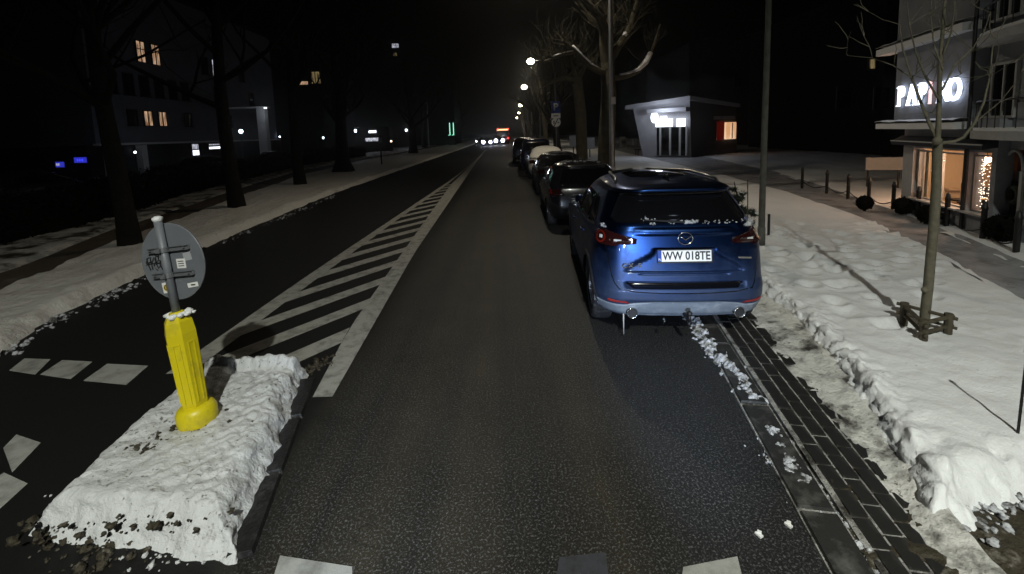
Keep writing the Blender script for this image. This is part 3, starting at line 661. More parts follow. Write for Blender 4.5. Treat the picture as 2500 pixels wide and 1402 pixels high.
def car(name, label, loc, yaw, S, zs, paint, group, L, wheels, wr, lamps, glass, hi=False, cat='car', plate=True, wheel_x=.80, side=True, lampmat='dark_lens'):
    root = empty(name, loc, yaw, label, cat, group)
    nr, nc, ns, nf = (34, 16, 60, 10) if hi else (14, 8, 26, 6)
    rows = []
    for z in zs:
        o = S.outline(z, nr, nc, ns, nf)
        rows.append([Vector((-x, y, z)) for x, y in reversed(o[1:])] + [Vector((x, y, z)) for x, y in o])
    m = M(); m.grid(rows); nv = len(rows[0])
    # close the loop is given by the front centre point being shared; roof cap
    m.f.append(tuple((len(rows) - 1) * nv + k for k in range(nv)))
    keep = []
    for f in m.f:
        c = sum((Vector(m.v[i]) for i in f), Vector()) / len(f)
        if len(f) == 4 and abs(c.x) > .55 and any(math.hypot(c.y - wy, c.z - wr) < wr * 1.16 for wy in wheels): continue
        keep.append(f)
    m.f = keep
    m.build('body', paint, root, True)
    # underbody tray and wheel housings
    ub = M(); z0 = zs[0]; o = S.outline(z0, 12, 6, 10, 6)
    ring = [(-x * .93, y) for x, y in reversed(o[1:-1])] + [(x * .93, y) for x, y in o]
    ub.add([(x, y, z0 + .01) for x, y in ring], [tuple(range(len(ring)))])
    for wy in wheels:
        for sg in (-1, 1):
            P = []
            for i in range(13):
                a = math.pi * i / 12; P.append([Vector((sg * xx, wy + math.cos(a) * wr * 1.17, max(.12, wr + math.sin(a) * wr * 1.17))) for xx in (.50, interp(.5, S.half) - .012)])
            ub.grid(P); ub.add([(sg * .5, wy - wr * 1.2, .15), (sg * .5, wy + wr * 1.2, .15), (sg * .5, wy + wr * 1.2, wr * 2.3), (sg * .5, wy - wr * 1.2, wr * 2.3)], [(0, 1, 2, 3)])
    ub.build('underbody', 'black_plastic', root)
    for wy in wheels:
        for sg in (-1, 1):
            wheel(root, sg * wheel_x, wy, wr, .225, sg, 10)
            P = []
            for i in range(25):
                a = -.12 + (math.pi + .24) * i / 24
                P.append([S.at_y(wy + math.cos(a) * wr * q, max(zs[0] + .01, wr + math.sin(a) * wr * q), oo, sg) for q, oo in ((1.13, .012), (1.31, .012), (1.325, -.004))])
            M().grid(P).build('wheel_arch', 'black_plastic', root, True)
    # glass
    gm2 = patch(S.at_x, glass['rear'], .006, 14, 18).build('rear_window', 'dark_glass', root, True)
    for sg in (-1, 1):
        for pg in glass['side']:
            patch(lambda a, z, off: S.at_y(a, z, off, sg), pg, .006, 8, 10).build('side_window', 'dark_glass', root, True)
    # windscreen
    ws = M(); P = []
    for z in np.linspace(*glass['screen'], 10):
        o = S.outline(z); w_ = interp(z, S.half); fy = interp(z, S.front)
        half = [(0, fy), ((w_ - .3) * .5, fy - .03), (w_ - .22, fy - .16)]
        P.append([Vector((-half[2][0], half[2][1], z + .012)), Vector((-half[1][0], half[1][1], z + .02)), Vector((0, fy + .02, z + .02)), Vector((half[1][0], half[1][1], z + .02)), Vector((half[2][0], half[2][1], z + .012))])
    ws.grid(P).build('windscreen', 'dark_glass', root, True)
    # doors: shut lines and handles
    if side:
        for sg in (-1, 1):
            fl = lambda a, z, off: S.at_y(a, z, off, sg)
            for ln_ in glass['seams']: ribbon(fl, ln_, .009, .0025).build('door_seam', 'black_plastic', root)
            for hy, hz in glass['handles']:
                p = S.at_y(hy, hz, .022, sg); M().tube([p + Vector((-sg * .03, -.10, 0)), p + Vector((0, -.07, 0)), p + Vector((0, .07, 0)), p + Vector((-sg * .03, .10, 0))], .012, 6).build('door_handle', paint, root, True)
            mp = S.at_y(glass['mirror'][0], glass['mirror'][1], .11, sg)
            mm = M().blob(mp, .10, 1, 10, 8, .1, .75); mo = mm.build('mirror', paint, root, True)
            patch(fl, [(wheels[0] + wr * 1.28, zs[0] + .012), (wheels[1] - wr * 1.28, zs[0] + .012), (wheels[1] - wr * 1.30, zs[0] + .16), (wheels[0] + wr * 1.30, zs[0] + .16)], .01, 3, 12).build('sill', 'black_plastic', root, True)
    for sg in (-1, 1):
        mp_ = [(sg * a, z) for a, z in lamps]
        lo = patch(S.at_x, mp_, .012, 6, 12).build('tail_light', lampmat, root, True)
    return root

def rng(*segs):
    out = []
    for a, b, n in segs: out += list(np.linspace(a, b, n, endpoint=False))
    out.append(segs[-1][1]); return out

# ---- the blue car in front
def bdisp(x, z):
    # recess round the number plate with slanting ends
    hw = .30 + .28 * (1 - smooth(.74, .95, z))
    d = .028 * smooth(.725, .745, z) * (1 - smooth(.965, .985, z)) * (1 - smooth(hw - .02, hw + .015, x))
    d += .018 * smooth(.70, .705, z) * (1 - smooth(.712, .73, z)) * (1 - smooth(.42, .46, x))     # groove under the recess
    # dark scoop over the bumper
    d += .040 * smooth(.565, .60, z) * (1 - smooth(.628, .640, z)) * (1 - smooth(.55, .63, x))
    # lip over the emblem
    d -= .016 * smooth(1.10, 1.13, z) * (1 - smooth(1.17, 1.19, z)) * (1 - smooth(.35, .55, x))
    # lower bumper line
    d += .010 * (1 - smooth(.445, .452, z))
    return d
SUV = Shell(rear=[(.24, .14), (.30, .065), (.38, .025), (.46, 0.0), (.55, .0), (.60, .025), (.64, .045), (.80, .06), (.98, .075), (1.08, .085), (1.15, .095), (1.20, .12), (1.23, .16), (1.30, .20), (1.42, .285), (1.515, .36), (1.525, .27), (1.535, .245), (1.56, .25), (1.575, .30), (1.59, .50), (1.605, .80), (1.62, 1.25), (1.63, 1.55)],
            front=[(.24, 4.25), (.40, 4.38), (.6, 4.42), (.78, 4.38), (.88, 4.28), (.95, 4.0), (1.0, 3.6), (1.04, 3.22), (1.15, 3.02), (1.35, 2.68), (1.48, 2.42), (1.56, 2.2), (1.60, 2.0), (1.62, 1.85), (1.63, 1.7)],
            half=[(.24, .80), (.32, .855), (.45, .885), (.62, .895), (.80, .89), (.95, .88), (1.03, .865), (1.07, .84), (1.2, .79), (1.4, .705), (1.5, .655), (1.55, .62), (1.585, .56), (1.605, .48), (1.62, .36), (1.63, .2)],
            rx=.30, ry=.40, bow=.085, disp=bdisp)
zs = rng((.24, .44, 8), (.44, .46, 5), (.46, .56, 5), (.56, .66, 14), (.66, .70, 3), (.70, .75, 10), (.75, .95, 8), (.95, 1.0, 7), (1.0, 1.10, 6), (1.10, 1.20, 12), (1.20, 1.50, 14), (1.50, 1.58, 14), (1.58, 1.63, 14))
W2 = (.74, 3.42)
blue = car('parked_suv', 'blue SUV parked half on the kerb with a white number plate and tow hook', (1.80, 4.33, .0), R(-4), SUV, zs, 'blue_paint', None, 4.4, W2, .345,
           lamps=[(.40, 1.055), (.50, 1.015), (.70, 1.00), (.90, 1.00), (1.02, 1.05), (1.02, 1.12), (.85, 1.15), (.62, 1.12)],
           glass=dict(rear=[(-.66, 1.225), (.66, 1.225), (.74, 1.27), (.60, 1.50), (.55, 1.52), (-.55, 1.52), (-.60, 1.50), (-.74, 1.27)],
                      side=[[(2.05, 1.09), (3.02, 1.07), (2.45, 1.42), (2.05, 1.45)], [(1.12, 1.10), (1.99, 1.09), (1.99, 1.45), (1.18, 1.44)], [(.62, 1.16), (1.06, 1.11), (1.10, 1.43), (.92, 1.40)]],
                      screen=(1.08, 1.54), seams=[[(2.02, .40), (2.02, .7), (2.02, 1.05)], [(3.02, .42), (3.06, .8), (3.0, 1.03)], [(1.02, .75), (1.1, .95), (1.09, 1.08)]], handles=[(2.2, .92), (1.25, .95)], mirror=(2.9, 1.08)),
           hi=True, wheel_x=.765)
# smoked quarter glass and spoiler edges
for sg in (-1, 1):
    fl = lambda a, z, off: SUV.at_y(a, z, off, sg)
    ribbon(fl, [(.60, 1.14), (1.06, 1.095), (2.0, 1.072), (3.02, 1.05)], .022, .011).build('chrome_strip', 'chrome', blue)
    # lamp clusters: red ring, clear reversing lamp, red bar
    P = []
    for i in range(21):
        a = 2 * math.pi * i / 20; c = (sg * .865, 1.075)
        P.append([SUV.at_x(c[0] + math.cos(a) * q * 1.25, c[1] + math.sin(a) * q, .022) for q in (.042, .062)])
    M().grid(P).build('lamp_ring', 'red_lens', blue, True)
    patch(SUV.at_x, [(sg * .845, 1.06), (sg * .885, 1.06), (sg * .885, 1.09), (sg * .845, 1.09)], .02, 3, 3).build('reversing_lamp', 'clear_lens', blue)
    patch(SUV.at_x, [(sg * .52, 1.045), (sg * .74, 1.03), (sg * .74, 1.075), (sg * .56, 1.075)], .02, 3, 8).build('lamp_bar', 'dark_lens', blue, True)
    patch(SUV.at_x, [(sg * .62, 1.055), (sg * .69, 1.05), (sg * .69, 1.07), (sg * .62, 1.07)], .026, 2, 4).build('reversing_lamp', 'clear_lens', blue)
    patch(SUV.at_x, [(sg * .56, .415), (sg * .78, .425), (sg * .79, .455), (sg * .60, .450)], .012, 3, 8).build('reflector', 'reflector', blue)
    # hatch shut line
    ribbon(SUV.at_x, [(sg * .80, 1.0), (sg * .77, .85), (sg * .73, .70), (sg * .715, .62), (sg * .66, .57), (sg * .50, .545), (sg * .25, .535), (0, .533)], .010, .003).build('hatch_seam', 'gloss_black', blue)
    # exhaust
    e = SUV.at_x(sg * .53, .335, .03); em = Matrix.Rotation(R(90), 3, 'X')
    M().lathe([(.052, -.10), (.056, .05), (.050, .052), (.044, .04), (.042, -.08), (.001, -.08)], 20, Matrix.Translation(e + Vector((0, .02, -.015))) @ em.to_4x4(), False).build('exhaust', 'chrome', blue, True)
    M().lathe([(.0445, .035), (.001, .035)], 16, Matrix.Translation(e + Vector((0, .02, -.015))) @ em.to_4x4(), False).build('exhaust_bore', 'sign_black', blue)
    # roof rail
    rp = [SUV.at_y(y_, z_, -.06, sg) for y_, z_ in ((.66, 1.50), (.75, 1.555), (1.0, 1.575), (1.5, 1.585), (2.0, 1.575), (2.25, 1.53))]
    rp = [p + Vector((0, 0, .05 if 0 < i < 5 else .01)) for i, p in enumerate(rp)]
    M().tube(rp, .019, 8).build('roof_rail', 'satin', blue, True)
# salt-grey lower bumper with a scooped black scoop above
patch(SUV.at_x, [(-.80, .262), (-.35, .255), (.35, .255), (.80, .262), (.97, .31), (.97, .40), (.70, .405), (.50, .425), (.30, .448), (-.30, .448), (-.50, .425), (-.70, .405), (-.97, .40), (-.97, .31)], .008, 12, 40).build('lower_bumper', 'salted_plastic', blue, True)
patch(SUV.at_x, [(-.52, .575), (.52, .575), (.60, .622), (-.60, .622)], .004, 5, 24).build('bumper_scoop', 'gloss_black', blue, True)
# number plate
pz = .90; pc = SUV.at_x(0, pz, .028)
frm = Matrix.Translation(pc) @ Matrix.Rotation(R(90 - 6), 4, 'X')
pl = M().box((0, 0, 0), (.545, .138, .014)).build('number_plate', 'black_plastic', blue); pl.matrix_local = frm
M().box((.012, .004, .009), (.49, .112, .006)).build('plate_face', pmat('plate_white', (.80, .80, .78), .4), pl)
M().box((-.251, .004, .009), (.036, .112, .0062)).build('plate_band', 'sign_blue', pl)
text_obj('WW 018TE', .118, 'sign_black', pl, Matrix.Translation((.012, .002, .0135)) @ Matrix.Scale(.80, 4, (1, 0, 0)), 'plate_characters', extrude=.0012, off=.0022, space=1.0)
text_obj('PL', .03, 'sign_white', pl, Matrix.Translation((-.251, -.032, .0135)), 'plate_letters', extrude=.001)
# badge: ring with spread wings
bc = SUV.at_x(0, 1.085, .03); bmat_ = Matrix.Translation(bc) @ Matrix.Rotation(R(90 - 5), 4, 'X')
bm2 = M().tube([Vector((math.cos(a) * .072, math.sin(a) * .060, 0)) for a in np.linspace(0, 2 * math.pi, 33)], .0048, 6, False)
bm2.tube([(-.066, .020, .004), (-.035, .012, .006), (0, -.014, .008), (.035, .012, .006), (.066, .020, .004)], [.003, .006, .008, .006, .003], 6)
bo = bm2.build('badge', 'chrome', blue, True); bo.matrix_local = bmat_
p = SUV.at_x(-.53, .80, .006); text_obj('CX-5', .062, 'chrome', blue, Matrix.Translation(p + Vector((0, -.005, 0))) @ Matrix.Rotation(R(6), 4, 'Z') @ Matrix.Rotation(R(90), 4, 'X') @ Matrix.Scale(1.25, 4, (1, 0, 0)), 'model_lettering', extrude=.003, off=.001, space=1.25)
p = SUV.at_x(.60, .87, .006); M().box(p + Vector((0, -.004, 0)), (.13, .008, .018), Matrix.Rotation(R(-8), 3, 'Z')).build('side_badge', 'chrome', blue)
# tow hook
th = M().tube([(0, .10, .30), (0, -.02, .285), (0, -.07, .28), (0, -.085, .31), (0, -.085, .345)], [.02, .02, .02, .017, .013], 8); th.blob((0, -.085, .36), .027, 0, 12, 8, 0)
th.tube([(.0, -.07, .27), (0, -.075, .23)], .018, 8); th.build('tow_hook', 'black_metal', blue, True)
M().tube([(-.22, .03, .262), (-.22, .0, .25), (-.22, .0, .235)], .012, 8).build('towing_eye', 'chrome', blue, True)
M().tube([(-.60, .14, .30), (-.602, .13, .20), (-.60, .13, .05)], [.008, .007, .004], 6).build('icicle', 'trim', blue, True)
# aerial fin, wiper, snow left on the window ledge
M().add([(-.012, .62, 1.60), (.012, .62, 1.60), (.012, .84, 1.615), (-.012, .84, 1.615), (0, .66, 1.69), (0, .72, 1.685)], [(0, 1, 4), (1, 2, 5, 4), (2, 3, 5), (3, 0, 4, 5)]).build('aerial', 'gloss_black', blue)
M().tube([SUV.at_x(.02, 1.232, .02), SUV.at_x(-.15, 1.245, .022), SUV.at_x(-.40, 1.26, .02)], [.012, .010, .006], 6).build('rear_wiper', 'black_plastic', blue)
rs = random.Random(4); sn = M()
for cx, cz, n_, sp, r_ in ((.07, 1.225, 26, .04, .018), (-.36, 1.25, 14, .05, .010), (-.30, 1.215, 10, .02, .010), (.74, 1.18, 40, .05, .022), (.45, 1.215, 30, .16, .008), (-.86, 1.165, 14, .03, .012), (-.1, 1.22, 8, .03, .009)):
    for _ in range(n_):
        x_, z_ = cx + rs.gauss(0, sp), cz + abs(rs.gauss(0, .012)); q = SUV.at_x(x_, z_, .012); sn.blob(q, r_ * rs.uniform(.5, 1.2), rs.random() * 9, 6, 4, .8, .7)
sn.build('ledge_snow', 'crumb', blue, True)['kind'] = 'stuff'
patch(lambda a, y, off: Vector((a, y, 1.606 + .024 * (1 - (a / .42) ** 2) + .02 * math.sin(min(1, max(0, (y - .9) / 1.2)) * math.pi) - .012)), [(-.40, 1.05), (.40, 1.05), (.40, 1.9), (-.40, 1.9)], .008, 6, 8).build('sunroof', 'dark_glass', blue, True)

# ---- the other parked cars
HATCH = Shell(rear=[(.22, .12), (.32, .03), (.5, 0.), (.68, .02), (.85, .05), (.95, .08), (1.0, .13), (1.2, .30), (1.36, .44), (1.38, .40), (1.41, .50), (1.44, .8), (1.46, 1.2), (1.47, 1.5)],
              front=[(.22, 4.0), (.4, 4.12), (.6, 4.15), (.74, 4.05), (.82, 3.8), (.88, 3.4), (.92, 3.1), (1.1, 2.8), (1.3, 2.4), (1.40, 2.1), (1.45, 1.8), (1.47, 1.6)],
              half=[(.22, .78), (.35, .84), (.55, .87), (.8, .86), (.92, .84), (1.1, .76), (1.3, .66), (1.38, .58), (1.43, .46), (1.46, .3), (1.47, .15)], rx=.30, ry=.36, bow=.08)
zh = rng((.22, .5, 6), (.5, .95, 8), (.95, 1.34, 9), (1.34, 1.47, 12))
def g_hatch(k=1.0):
    return dict(rear=[(-.62 * k, .99), (.62 * k, .99), (.50 * k, 1.34), (-.50 * k, 1.34)], side=[[(2.0, .96), (2.85, .93), (2.3, 1.28), (2.0, 1.31)], [(1.05, .98), (1.94, .96), (1.94, 1.31), (1.12, 1.30)]], screen=(.97, 1.38),
                seams=[[(1.97, .3), (1.97, .93)], [(2.9, .32), (2.88, .91)]], handles=[(2.15, .80), (1.25, .82)], mirror=(2.75, .97))
lampH = [(.50, .76), (.82, .74), (.90, .80), (.90, .90), (.62, .93)]
VAN = Shell(rear=[(.26, .10), (.36, .02), (.6, 0), (1.0, .02), (1.3, .05), (1.6, .10), (1.72, .16), (1.78, .30), (1.81, .7), (1.82, 1.2)],
            front=[(.26, 4.2), (.5, 4.35), (.8, 4.32), (.95, 4.1), (1.05, 3.6), (1.15, 3.3), (1.45, 2.9), (1.7, 2.5), (1.78, 2.2), (1.82, 1.8)],
            half=[(.26, .80), (.4, .88), (.7, .90), (1.0, .89), (1.15, .86), (1.45, .79), (1.65, .72), (1.74, .64), (1.79, .5), (1.82, .25)], rx=.22, ry=.25, bow=.05)
zv = rng((.26, .6, 6), (.6, 1.1, 8), (1.1, 1.68, 10), (1.68, 1.82, 12))
gv = dict(rear=[(-.70, 1.12), (.70, 1.12), (.62, 1.60), (-.62, 1.60)], side=[[(2.2, 1.12), (3.3, 1.10), (2.7, 1.55), (2.2, 1.58)], [(.5, 1.14), (2.1, 1.12), (2.1, 1.58), (.6, 1.57)]], screen=(1.2, 1.7), seams=[[(2.15, .4), (2.15, 1.08)]], handles=[(2.4, .95)], mirror=(3.2, 1.15))
lampV = [(.74, .85), (.92, .85), (.92, 1.2), (.74, 1.2)]
GRP = 'cars parked along the right kerb'
car2 = car('parked_car', 'black hatchback parked directly in front of the blue SUV', (1.86, 9.75, 0), R(-1.5), HATCH, zh, 'paint_black', GRP, 4.1, (.72, 3.25), .31, lampH, g_hatch(), wheel_x=.76)
car3 = car('parked_car', 'dark grey hatchback, third parked car from the camera, with frosted roof', (2.0, 15.0, 0), R(-1), HATCH, zh, 'paint_grey', GRP, 4.1, (.72, 3.25), .31, lampH, g_hatch(), wheel_x=.76)
car4 = car('parked_car', 'white parked car with roof and rear window covered in snow', (2.05, 20.4, 0), R(-1), HATCH, zh, 'paint_white', GRP, 4.1, (.72, 3.25), .31, lampH, g_hatch(), wheel_x=.76)
# snow blanket over the white car's roof and rear window
P = []
for z in np.linspace(.98, 1.468, 16):
    o = HATCH.outline(z); hw = interp(z, HATCH.half); rr = [q for q in o[:38]]
    P.append([Vector((-x * 1.0, y - .05, z + .045)) for x, y in reversed(rr[1:])] + [Vector((x, y - .05, z + .045)) for x, y in rr])
sb = M().grid(P); nv = len(P[0]); sb.f.append(tuple((len(P) - 1) * nv + k for k in range(nv)))
z = 1.40; o = HATCH.outline(z)
sb.build('snow_blanket', pmat('packed_roof_snow', (.80, .78, .72), .7, bump=[(20, .5, .03)]), car4, True)
for c_, seed in ((car2, 1), (car3, 2)):               # frost patches on the roofs
    rr = random.Random(seed); sn = M()
    for _ in range(60):
        a, y_ = rr.uniform(-.5, .5), rr.uniform(.75, 1.6); sn.blob((a, y_, 1.462 - .09 * (a / .55) ** 4), rr.uniform(.01, .05), rr.random() * 9, 6, 4, .8, .12)
    sn.build('roof_frost', 'crumb', c_, True)['kind'] = 'stuff'
car5 = car('parked_van', 'dark boxy van parked beyond the snow-covered white car, blue and white flank lettering', (1.95, 25.6, 0), R(-1), VAN, zv, 'paint_navy', GRP, 4.3, (.75, 3.4), .32, lampV, gv, wheel_x=.78)
for k, (y_, z_, w_, h_) in enumerate(((.5, .62, .10, .34), (.8, .75, .12, .16), (1.05, .6, .08, .3), (1.3, .66, .14, .12), (.55, 1.0, .2, .06))):
    M().box(VAN.at_y(y_, z_, .008, -1), (.006, w_, h_)).build('flank_marking', 'sign_white', car5)
car6 = car('parked_van', 'farther dark van with a pale blue and white side behind the boxy van', (1.62, 31.5, 0), R(-1), VAN, zv, 'paint_black', GRP, 4.3, (.75, 3.4), .32, lampV, gv, wheel_x=.78, side=False)
M().box(VAN.at_y(1.2, .95, .01, -1), (.006, 1.5, .75)).build('flank_panel', 'sign_white', car6)
M().box(VAN.at_y(1.0, .85, .016, -1), (.006, .7, .4)).build('flank_panel', 'sign_blue', car6)
for i, (x, y) in enumerate(((2.1, 38), (2.1, 44.5), (2.2, 51))):
    car('parked_car', ('distant parked car just past the last van', 'second distant parked car past the vans', 'farthest parked car in the right kerb row')[i], (x, y, 0), 0, HATCH, zh, ('paint_grey', 'paint_black', 'paint_grey')[i], GRP, 4.1, (.72, 3.25), .31, lampH, g_hatch(), wheel_x=.76, side=False)
# small pieces of the near black car that catch the light
for sg in (-1, 1): patch(HATCH.at_x, [(sg * .80, .80), (sg * .90, .80), (sg * .90, .90), (sg * .84, .90)], .02, 3, 4).build('lamp_bar', 'red_lens', car2)
for c_ in (car2, car3, car4, car5):
    zz, off_ = (.62, .02) if c_ is not car5 else (.75, .03)
    S_ = HATCH if c_ is not car5 else VAN
    M().box(S_.at_x(0, zz, .02), (.52, .012, .115)).build('number_plate', 'sign_white', c_)

# cars standing beyond the hedge on the left
for lab, x, y, rz, pt in (('dark saloon beyond the hedge beside the lit shop sign', -18.5, 26, R(-8), 'paint_grey'), ('dark car beyond the hedge near the lit white column', -17.6, 33, R(-8), 'paint_black'), ('dark car at far left behind the hedge below the blue neon', -17.5, 14.5, R(-10), 'paint_grey')):
    car('parked_car', lab, (x, y, 0.0), rz, HATCH, zh, pt, 'cars beyond the left hedge', 4.1, (.72, 3.25), .31, lampH, g_hatch(), wheel_x=.76, side=False)

# oncoming traffic
on = car('oncoming_car', 'oncoming dark car with dazzling bluish headlights far down the street', (-2.7, 84, 0), R(180), HATCH, zh, 'paint_black', None, 4.1, (.72, 3.25), .31, lampH, g_hatch(), wheel_x=.76, side=False)
for sg in (-1, 1): M().blob((sg * .62, 4.08, .66), .26, 0, 14, 10, 0).build('headlight', 'head_glow', on)
on2 = car('oncoming_car', 'second oncoming car right behind the dazzling one', (-4.7, 97, 0), R(180), HATCH, zh, 'paint_black', None, 4.1, (.72, 3.25), .31, lampH, g_hatch(), wheel_x=.76, side=False)
for sg in (-1, 1): M().blob((sg * .62, 4.08, .66), .13, 0, 10, 8, 0).build('headlight', 'head_glow', on2)
bus = empty('bus', (.25, 90, 0), 0, 'red bus with bright lamps far away at the end of the street', 'bus')
M().box((0, 5, 1.75), (2.5, 10, 2.7)).build('body', pmat('bus_red', (.35, .02, .02), .4), bus)
M().box((0, -.03, 2.1), (2.1, .05, 1.0)).build('rear_window', 'dark_glass', bus)
M().box((-.1, -.06, 2.85), (2.2, .06, .28)).build('route_display', 'amber_glow', bus)
for sg in (-1, 1):
    M().box((sg * 1.0, -.06, 1.15), (.3, .06, .35)).build('tail_light', 'red_glow', bus)
    wheel(bus, sg * 1.1, 2, .48, .3, sg, 6)
    M().blob((sg * 1.05, -.1, 3.0), .16, 0, 8, 6, 0).build('marker_light', 'red_glow', bus)
vn = car('approaching_van', 'van with blazing white headlights beside the distant bus', (-.5, 88, 0), R(180), VAN, zv, 'paint_grey', None, 4.3, (.75, 3.4), .32, lampV, gv, wheel_x=.78, side=False, cat='van')
for sg in (-1, 1): M().blob((sg * .66, 4.25, .8), .32, 0, 14, 10, 0).build('headlight', 'head_glow', vn)

# ================================================================ street furniture
# ---- yellow bollard with the keep-right sign, leaning
bp_ = Vector((-2.28, 3.06, .185))
bol = empty('sign_bollard', bp_, 0, 'leaning yellow hexagonal bollard carrying the back of a round grey sign', 'bollard')
bol.rotation_euler = (R(-2), R(-6.5), 0); bol.scale = (.92, .92, .92)
M().lathe([(.135, -.03), (.14, .02), (.142, .10), (.125, .135), (.105, .15)], 28, None).build('base_ring', 'yellow', bol, True)
hexm = M(); prof = [(.088, .14), (.094, .18), (.108, .62), (.110, .74), (.098, .83), (.075, .875)]
hexm.lathe(prof, 6, Matrix.Rotation(R(12), 3, 'Z')); hexm.build('post', 'yellow', bol)
for k in range(6):                                      # raised panels on each flat, with a recess line
    a = R(12 + 30 + 60 * k); n_ = Vector((math.cos(a), math.sin(a), 0)); t_ = Vector((-math.sin(a), math.cos(a), 0)); c30 = math.cos(R(30))
    q = M()
    for z0, z1, w_ in ((.19, .66, .026),):
        r0, r1 = .0945 * c30, .1085 * c30
        for s0, s1 in ((-w_, -w_ + .008), (w_ - .008, w_)):
            q.hexa([n_ * (r0 - .004) + t_ * s0 + Vector((0, 0, z0)), n_ * (r0 + .006) + t_ * s0 + Vector((0, 0, z0)), n_ * (r0 + .006) + t_ * s1 + Vector((0, 0, z0)), n_ * (r0 - .004) + t_ * s1 + Vector((0, 0, z0))],
                   [n_ * (r1 - .004) + t_ * s0 + Vector((0, 0, z1)), n_ * (r1 + .006) + t_ * s0 + Vector((0, 0, z1)), n_ * (r1 + .006) + t_ * s1 + Vector((0, 0, z1)), n_ * (r1 - .004) + t_ * s1 + Vector((0, 0, z1))])
        q.box(n_ * (r1 + .001) + Vector((0, 0, z1 + .004)), (.010, .052, .008), Matrix.Rotation(a, 3, 'Z'))
    q.build('rib', 'yellow', bol)
M().lathe([(.055, .875), (.05, .90), (.04, .905)], 16).build('collar', 'yellow', bol, True)
sc_ = M(); rq = random.Random(2)
for _ in range(26): sc_.blob((rq.gauss(0, .035) + .01, rq.gauss(0, .035), .875 + rq.random() * .012), rq.uniform(.015, .032), rq.random() * 9, 7, 5, .5, .7)
sc_.build('snow_cap', 'snow', bol, True)
M().tube([(0, 0, .86), (0, 0, 1.62)], .0285, 14).build('pole', 'grey_metal', bol, True)
pc_ = M(); pc_.blob((0, 0, 1.635), .036, 3, 10, 6, .3, .7); pc_.build('pole_snow', 'snow', bol, True)
SY = R(-13)                                            # the disc faces away and to the right
disc_m = Matrix.Translation((.03, .045, 1.29)) @ Matrix.Rotation(SY, 4, 'Z')
dsk = bpy.data.objects.new('sign_disc', M().lathe([(.001, -.0015), (.297, -.0015), (.300, .004), (.300, .016), (.294, .018), (.001, .018)], 48, Matrix.Rotation(R(90), 3, 'X'), False).mesh('sign_disc', False)); COL.objects.link(dsk); dsk.parent = bol; dsk.matrix_local = disc_m
dsk.data.materials.append(MT['grey_metal'])
rimm = M().tube([Vector((math.cos(a) * .299, -.012, math.sin(a) * .299)) for a in np.linspace(0, 2 * math.pi, 49)], .007, 6, False).build('rim', 'grey_metal', dsk, True)
for z_ in (.105, -.095):
    b_ = M().box((0, -.026, z_), (.40, .014, .028)); b_.box((0, -.036, z_ + .016), (.40, .02, .004)); b_.box((0, -.036, z_ - .016), (.40, .02, .004)); b_.build('bracket', 'pole_grey', dsk)
    for x_ in (-.165, .165): M().lathe([(.008, 0), (.008, .008), (.001, .009)], 8, Matrix.Translation((x_, -.048, z_)) @ Matrix.Rotation(R(90), 4, 'X')).build('bolt', 'pole_grey', dsk)
    cl = M().lathe([(.036, -.02), (.036, .02)], 14, Matrix.Translation((0, 0, 1.29 + z_)), False); cl.box((-.01, -.04, 1.29 + z_), (.035, .03, .03)); cl.build('clamp', 'pole_grey', bol)
def flat(name, mat, x, z, w_, h_, rot=0, y=-.0195, t=.002, par=dsk):
    o = M().box((0, 0, 0), (w_, t, h_), Matrix.Rotation(rot, 3, 'Y')).build(name, mat, par); o.location = (x, y, z); return o
s1 = flat('sticker', 'sign_white', .085, -.02, .085, .075, R(2))
for zz in (.018, .0, -.018): flat('print', 'sign_black', 0, zz, .055, .006, 0, -.0022, .001, s1)
s2 = flat('sticker', pmat('faded_sticker', (.34, .35, .37), .6), .155, .03, .075, .062, R(-6), -.0188)
s3 = flat('sticker', 'sign_white', -.105, -.20, .075, .085, R(-3))
so_ = M().lathe([(.026, -.001), (.026, .002)], 18, Matrix.Rotation(R(90), 3, 'X')).build('print', 'sticker_yellow', s3); so_.location = (0, -.002, 0)
so2 = M().tube([(.012, -.004, .014), (-.004, -.004, .02), (-.014, -.004, 0), (-.002, -.004, -.018), (.013, -.004, -.012), (.012, -.004, 0), (.002, -.004, 0)], .004, 5).build('print', 'sign_black', s3)
s4 = flat('sticker', 'sign_white', .155, -.195, .10, .036, R(-4)); flat('print', 'sign_black', .005, 0, .04, .010, 0, -.0022, .001, s4)
gq = random.Random(12); gf = M()                        # scrawled graffiti tag
def scr(pts): gf.tube([(x * .9 - .16, -.0205, z * .9 + .0) for x, z in pts], .0042, 4)
scr([(-.105, .01), (-.08, .055), (-.045, .06), (-.055, .02), (-.10, .0)])
scr([(-.09, .05), (-.085, .0), (-.07, -.055)]); scr([(-.05, .06), (-.045, -.05)]); scr([(-.06, .0), (-.03, .02), (-.01, .055), (.0, .02), (-.02, -.02), (-.035, .0), (-.01, -.05), (.01, -.06)])
scr([(.01, .06), (.005, .0), (.02, -.045), (.045, -.02), (.03, .03), (.01, .0)]); scr([(.05, .075), (.035, .03), (.055, .02), (.05, -.03), (.065, -.06)]); scr([(-.11, -.005), (-.03, .004), (.055, .0)]); scr([(.0, .08), (.03, .06), (.06, .08)])
gf.build('graffiti', 'sign_black', dsk)

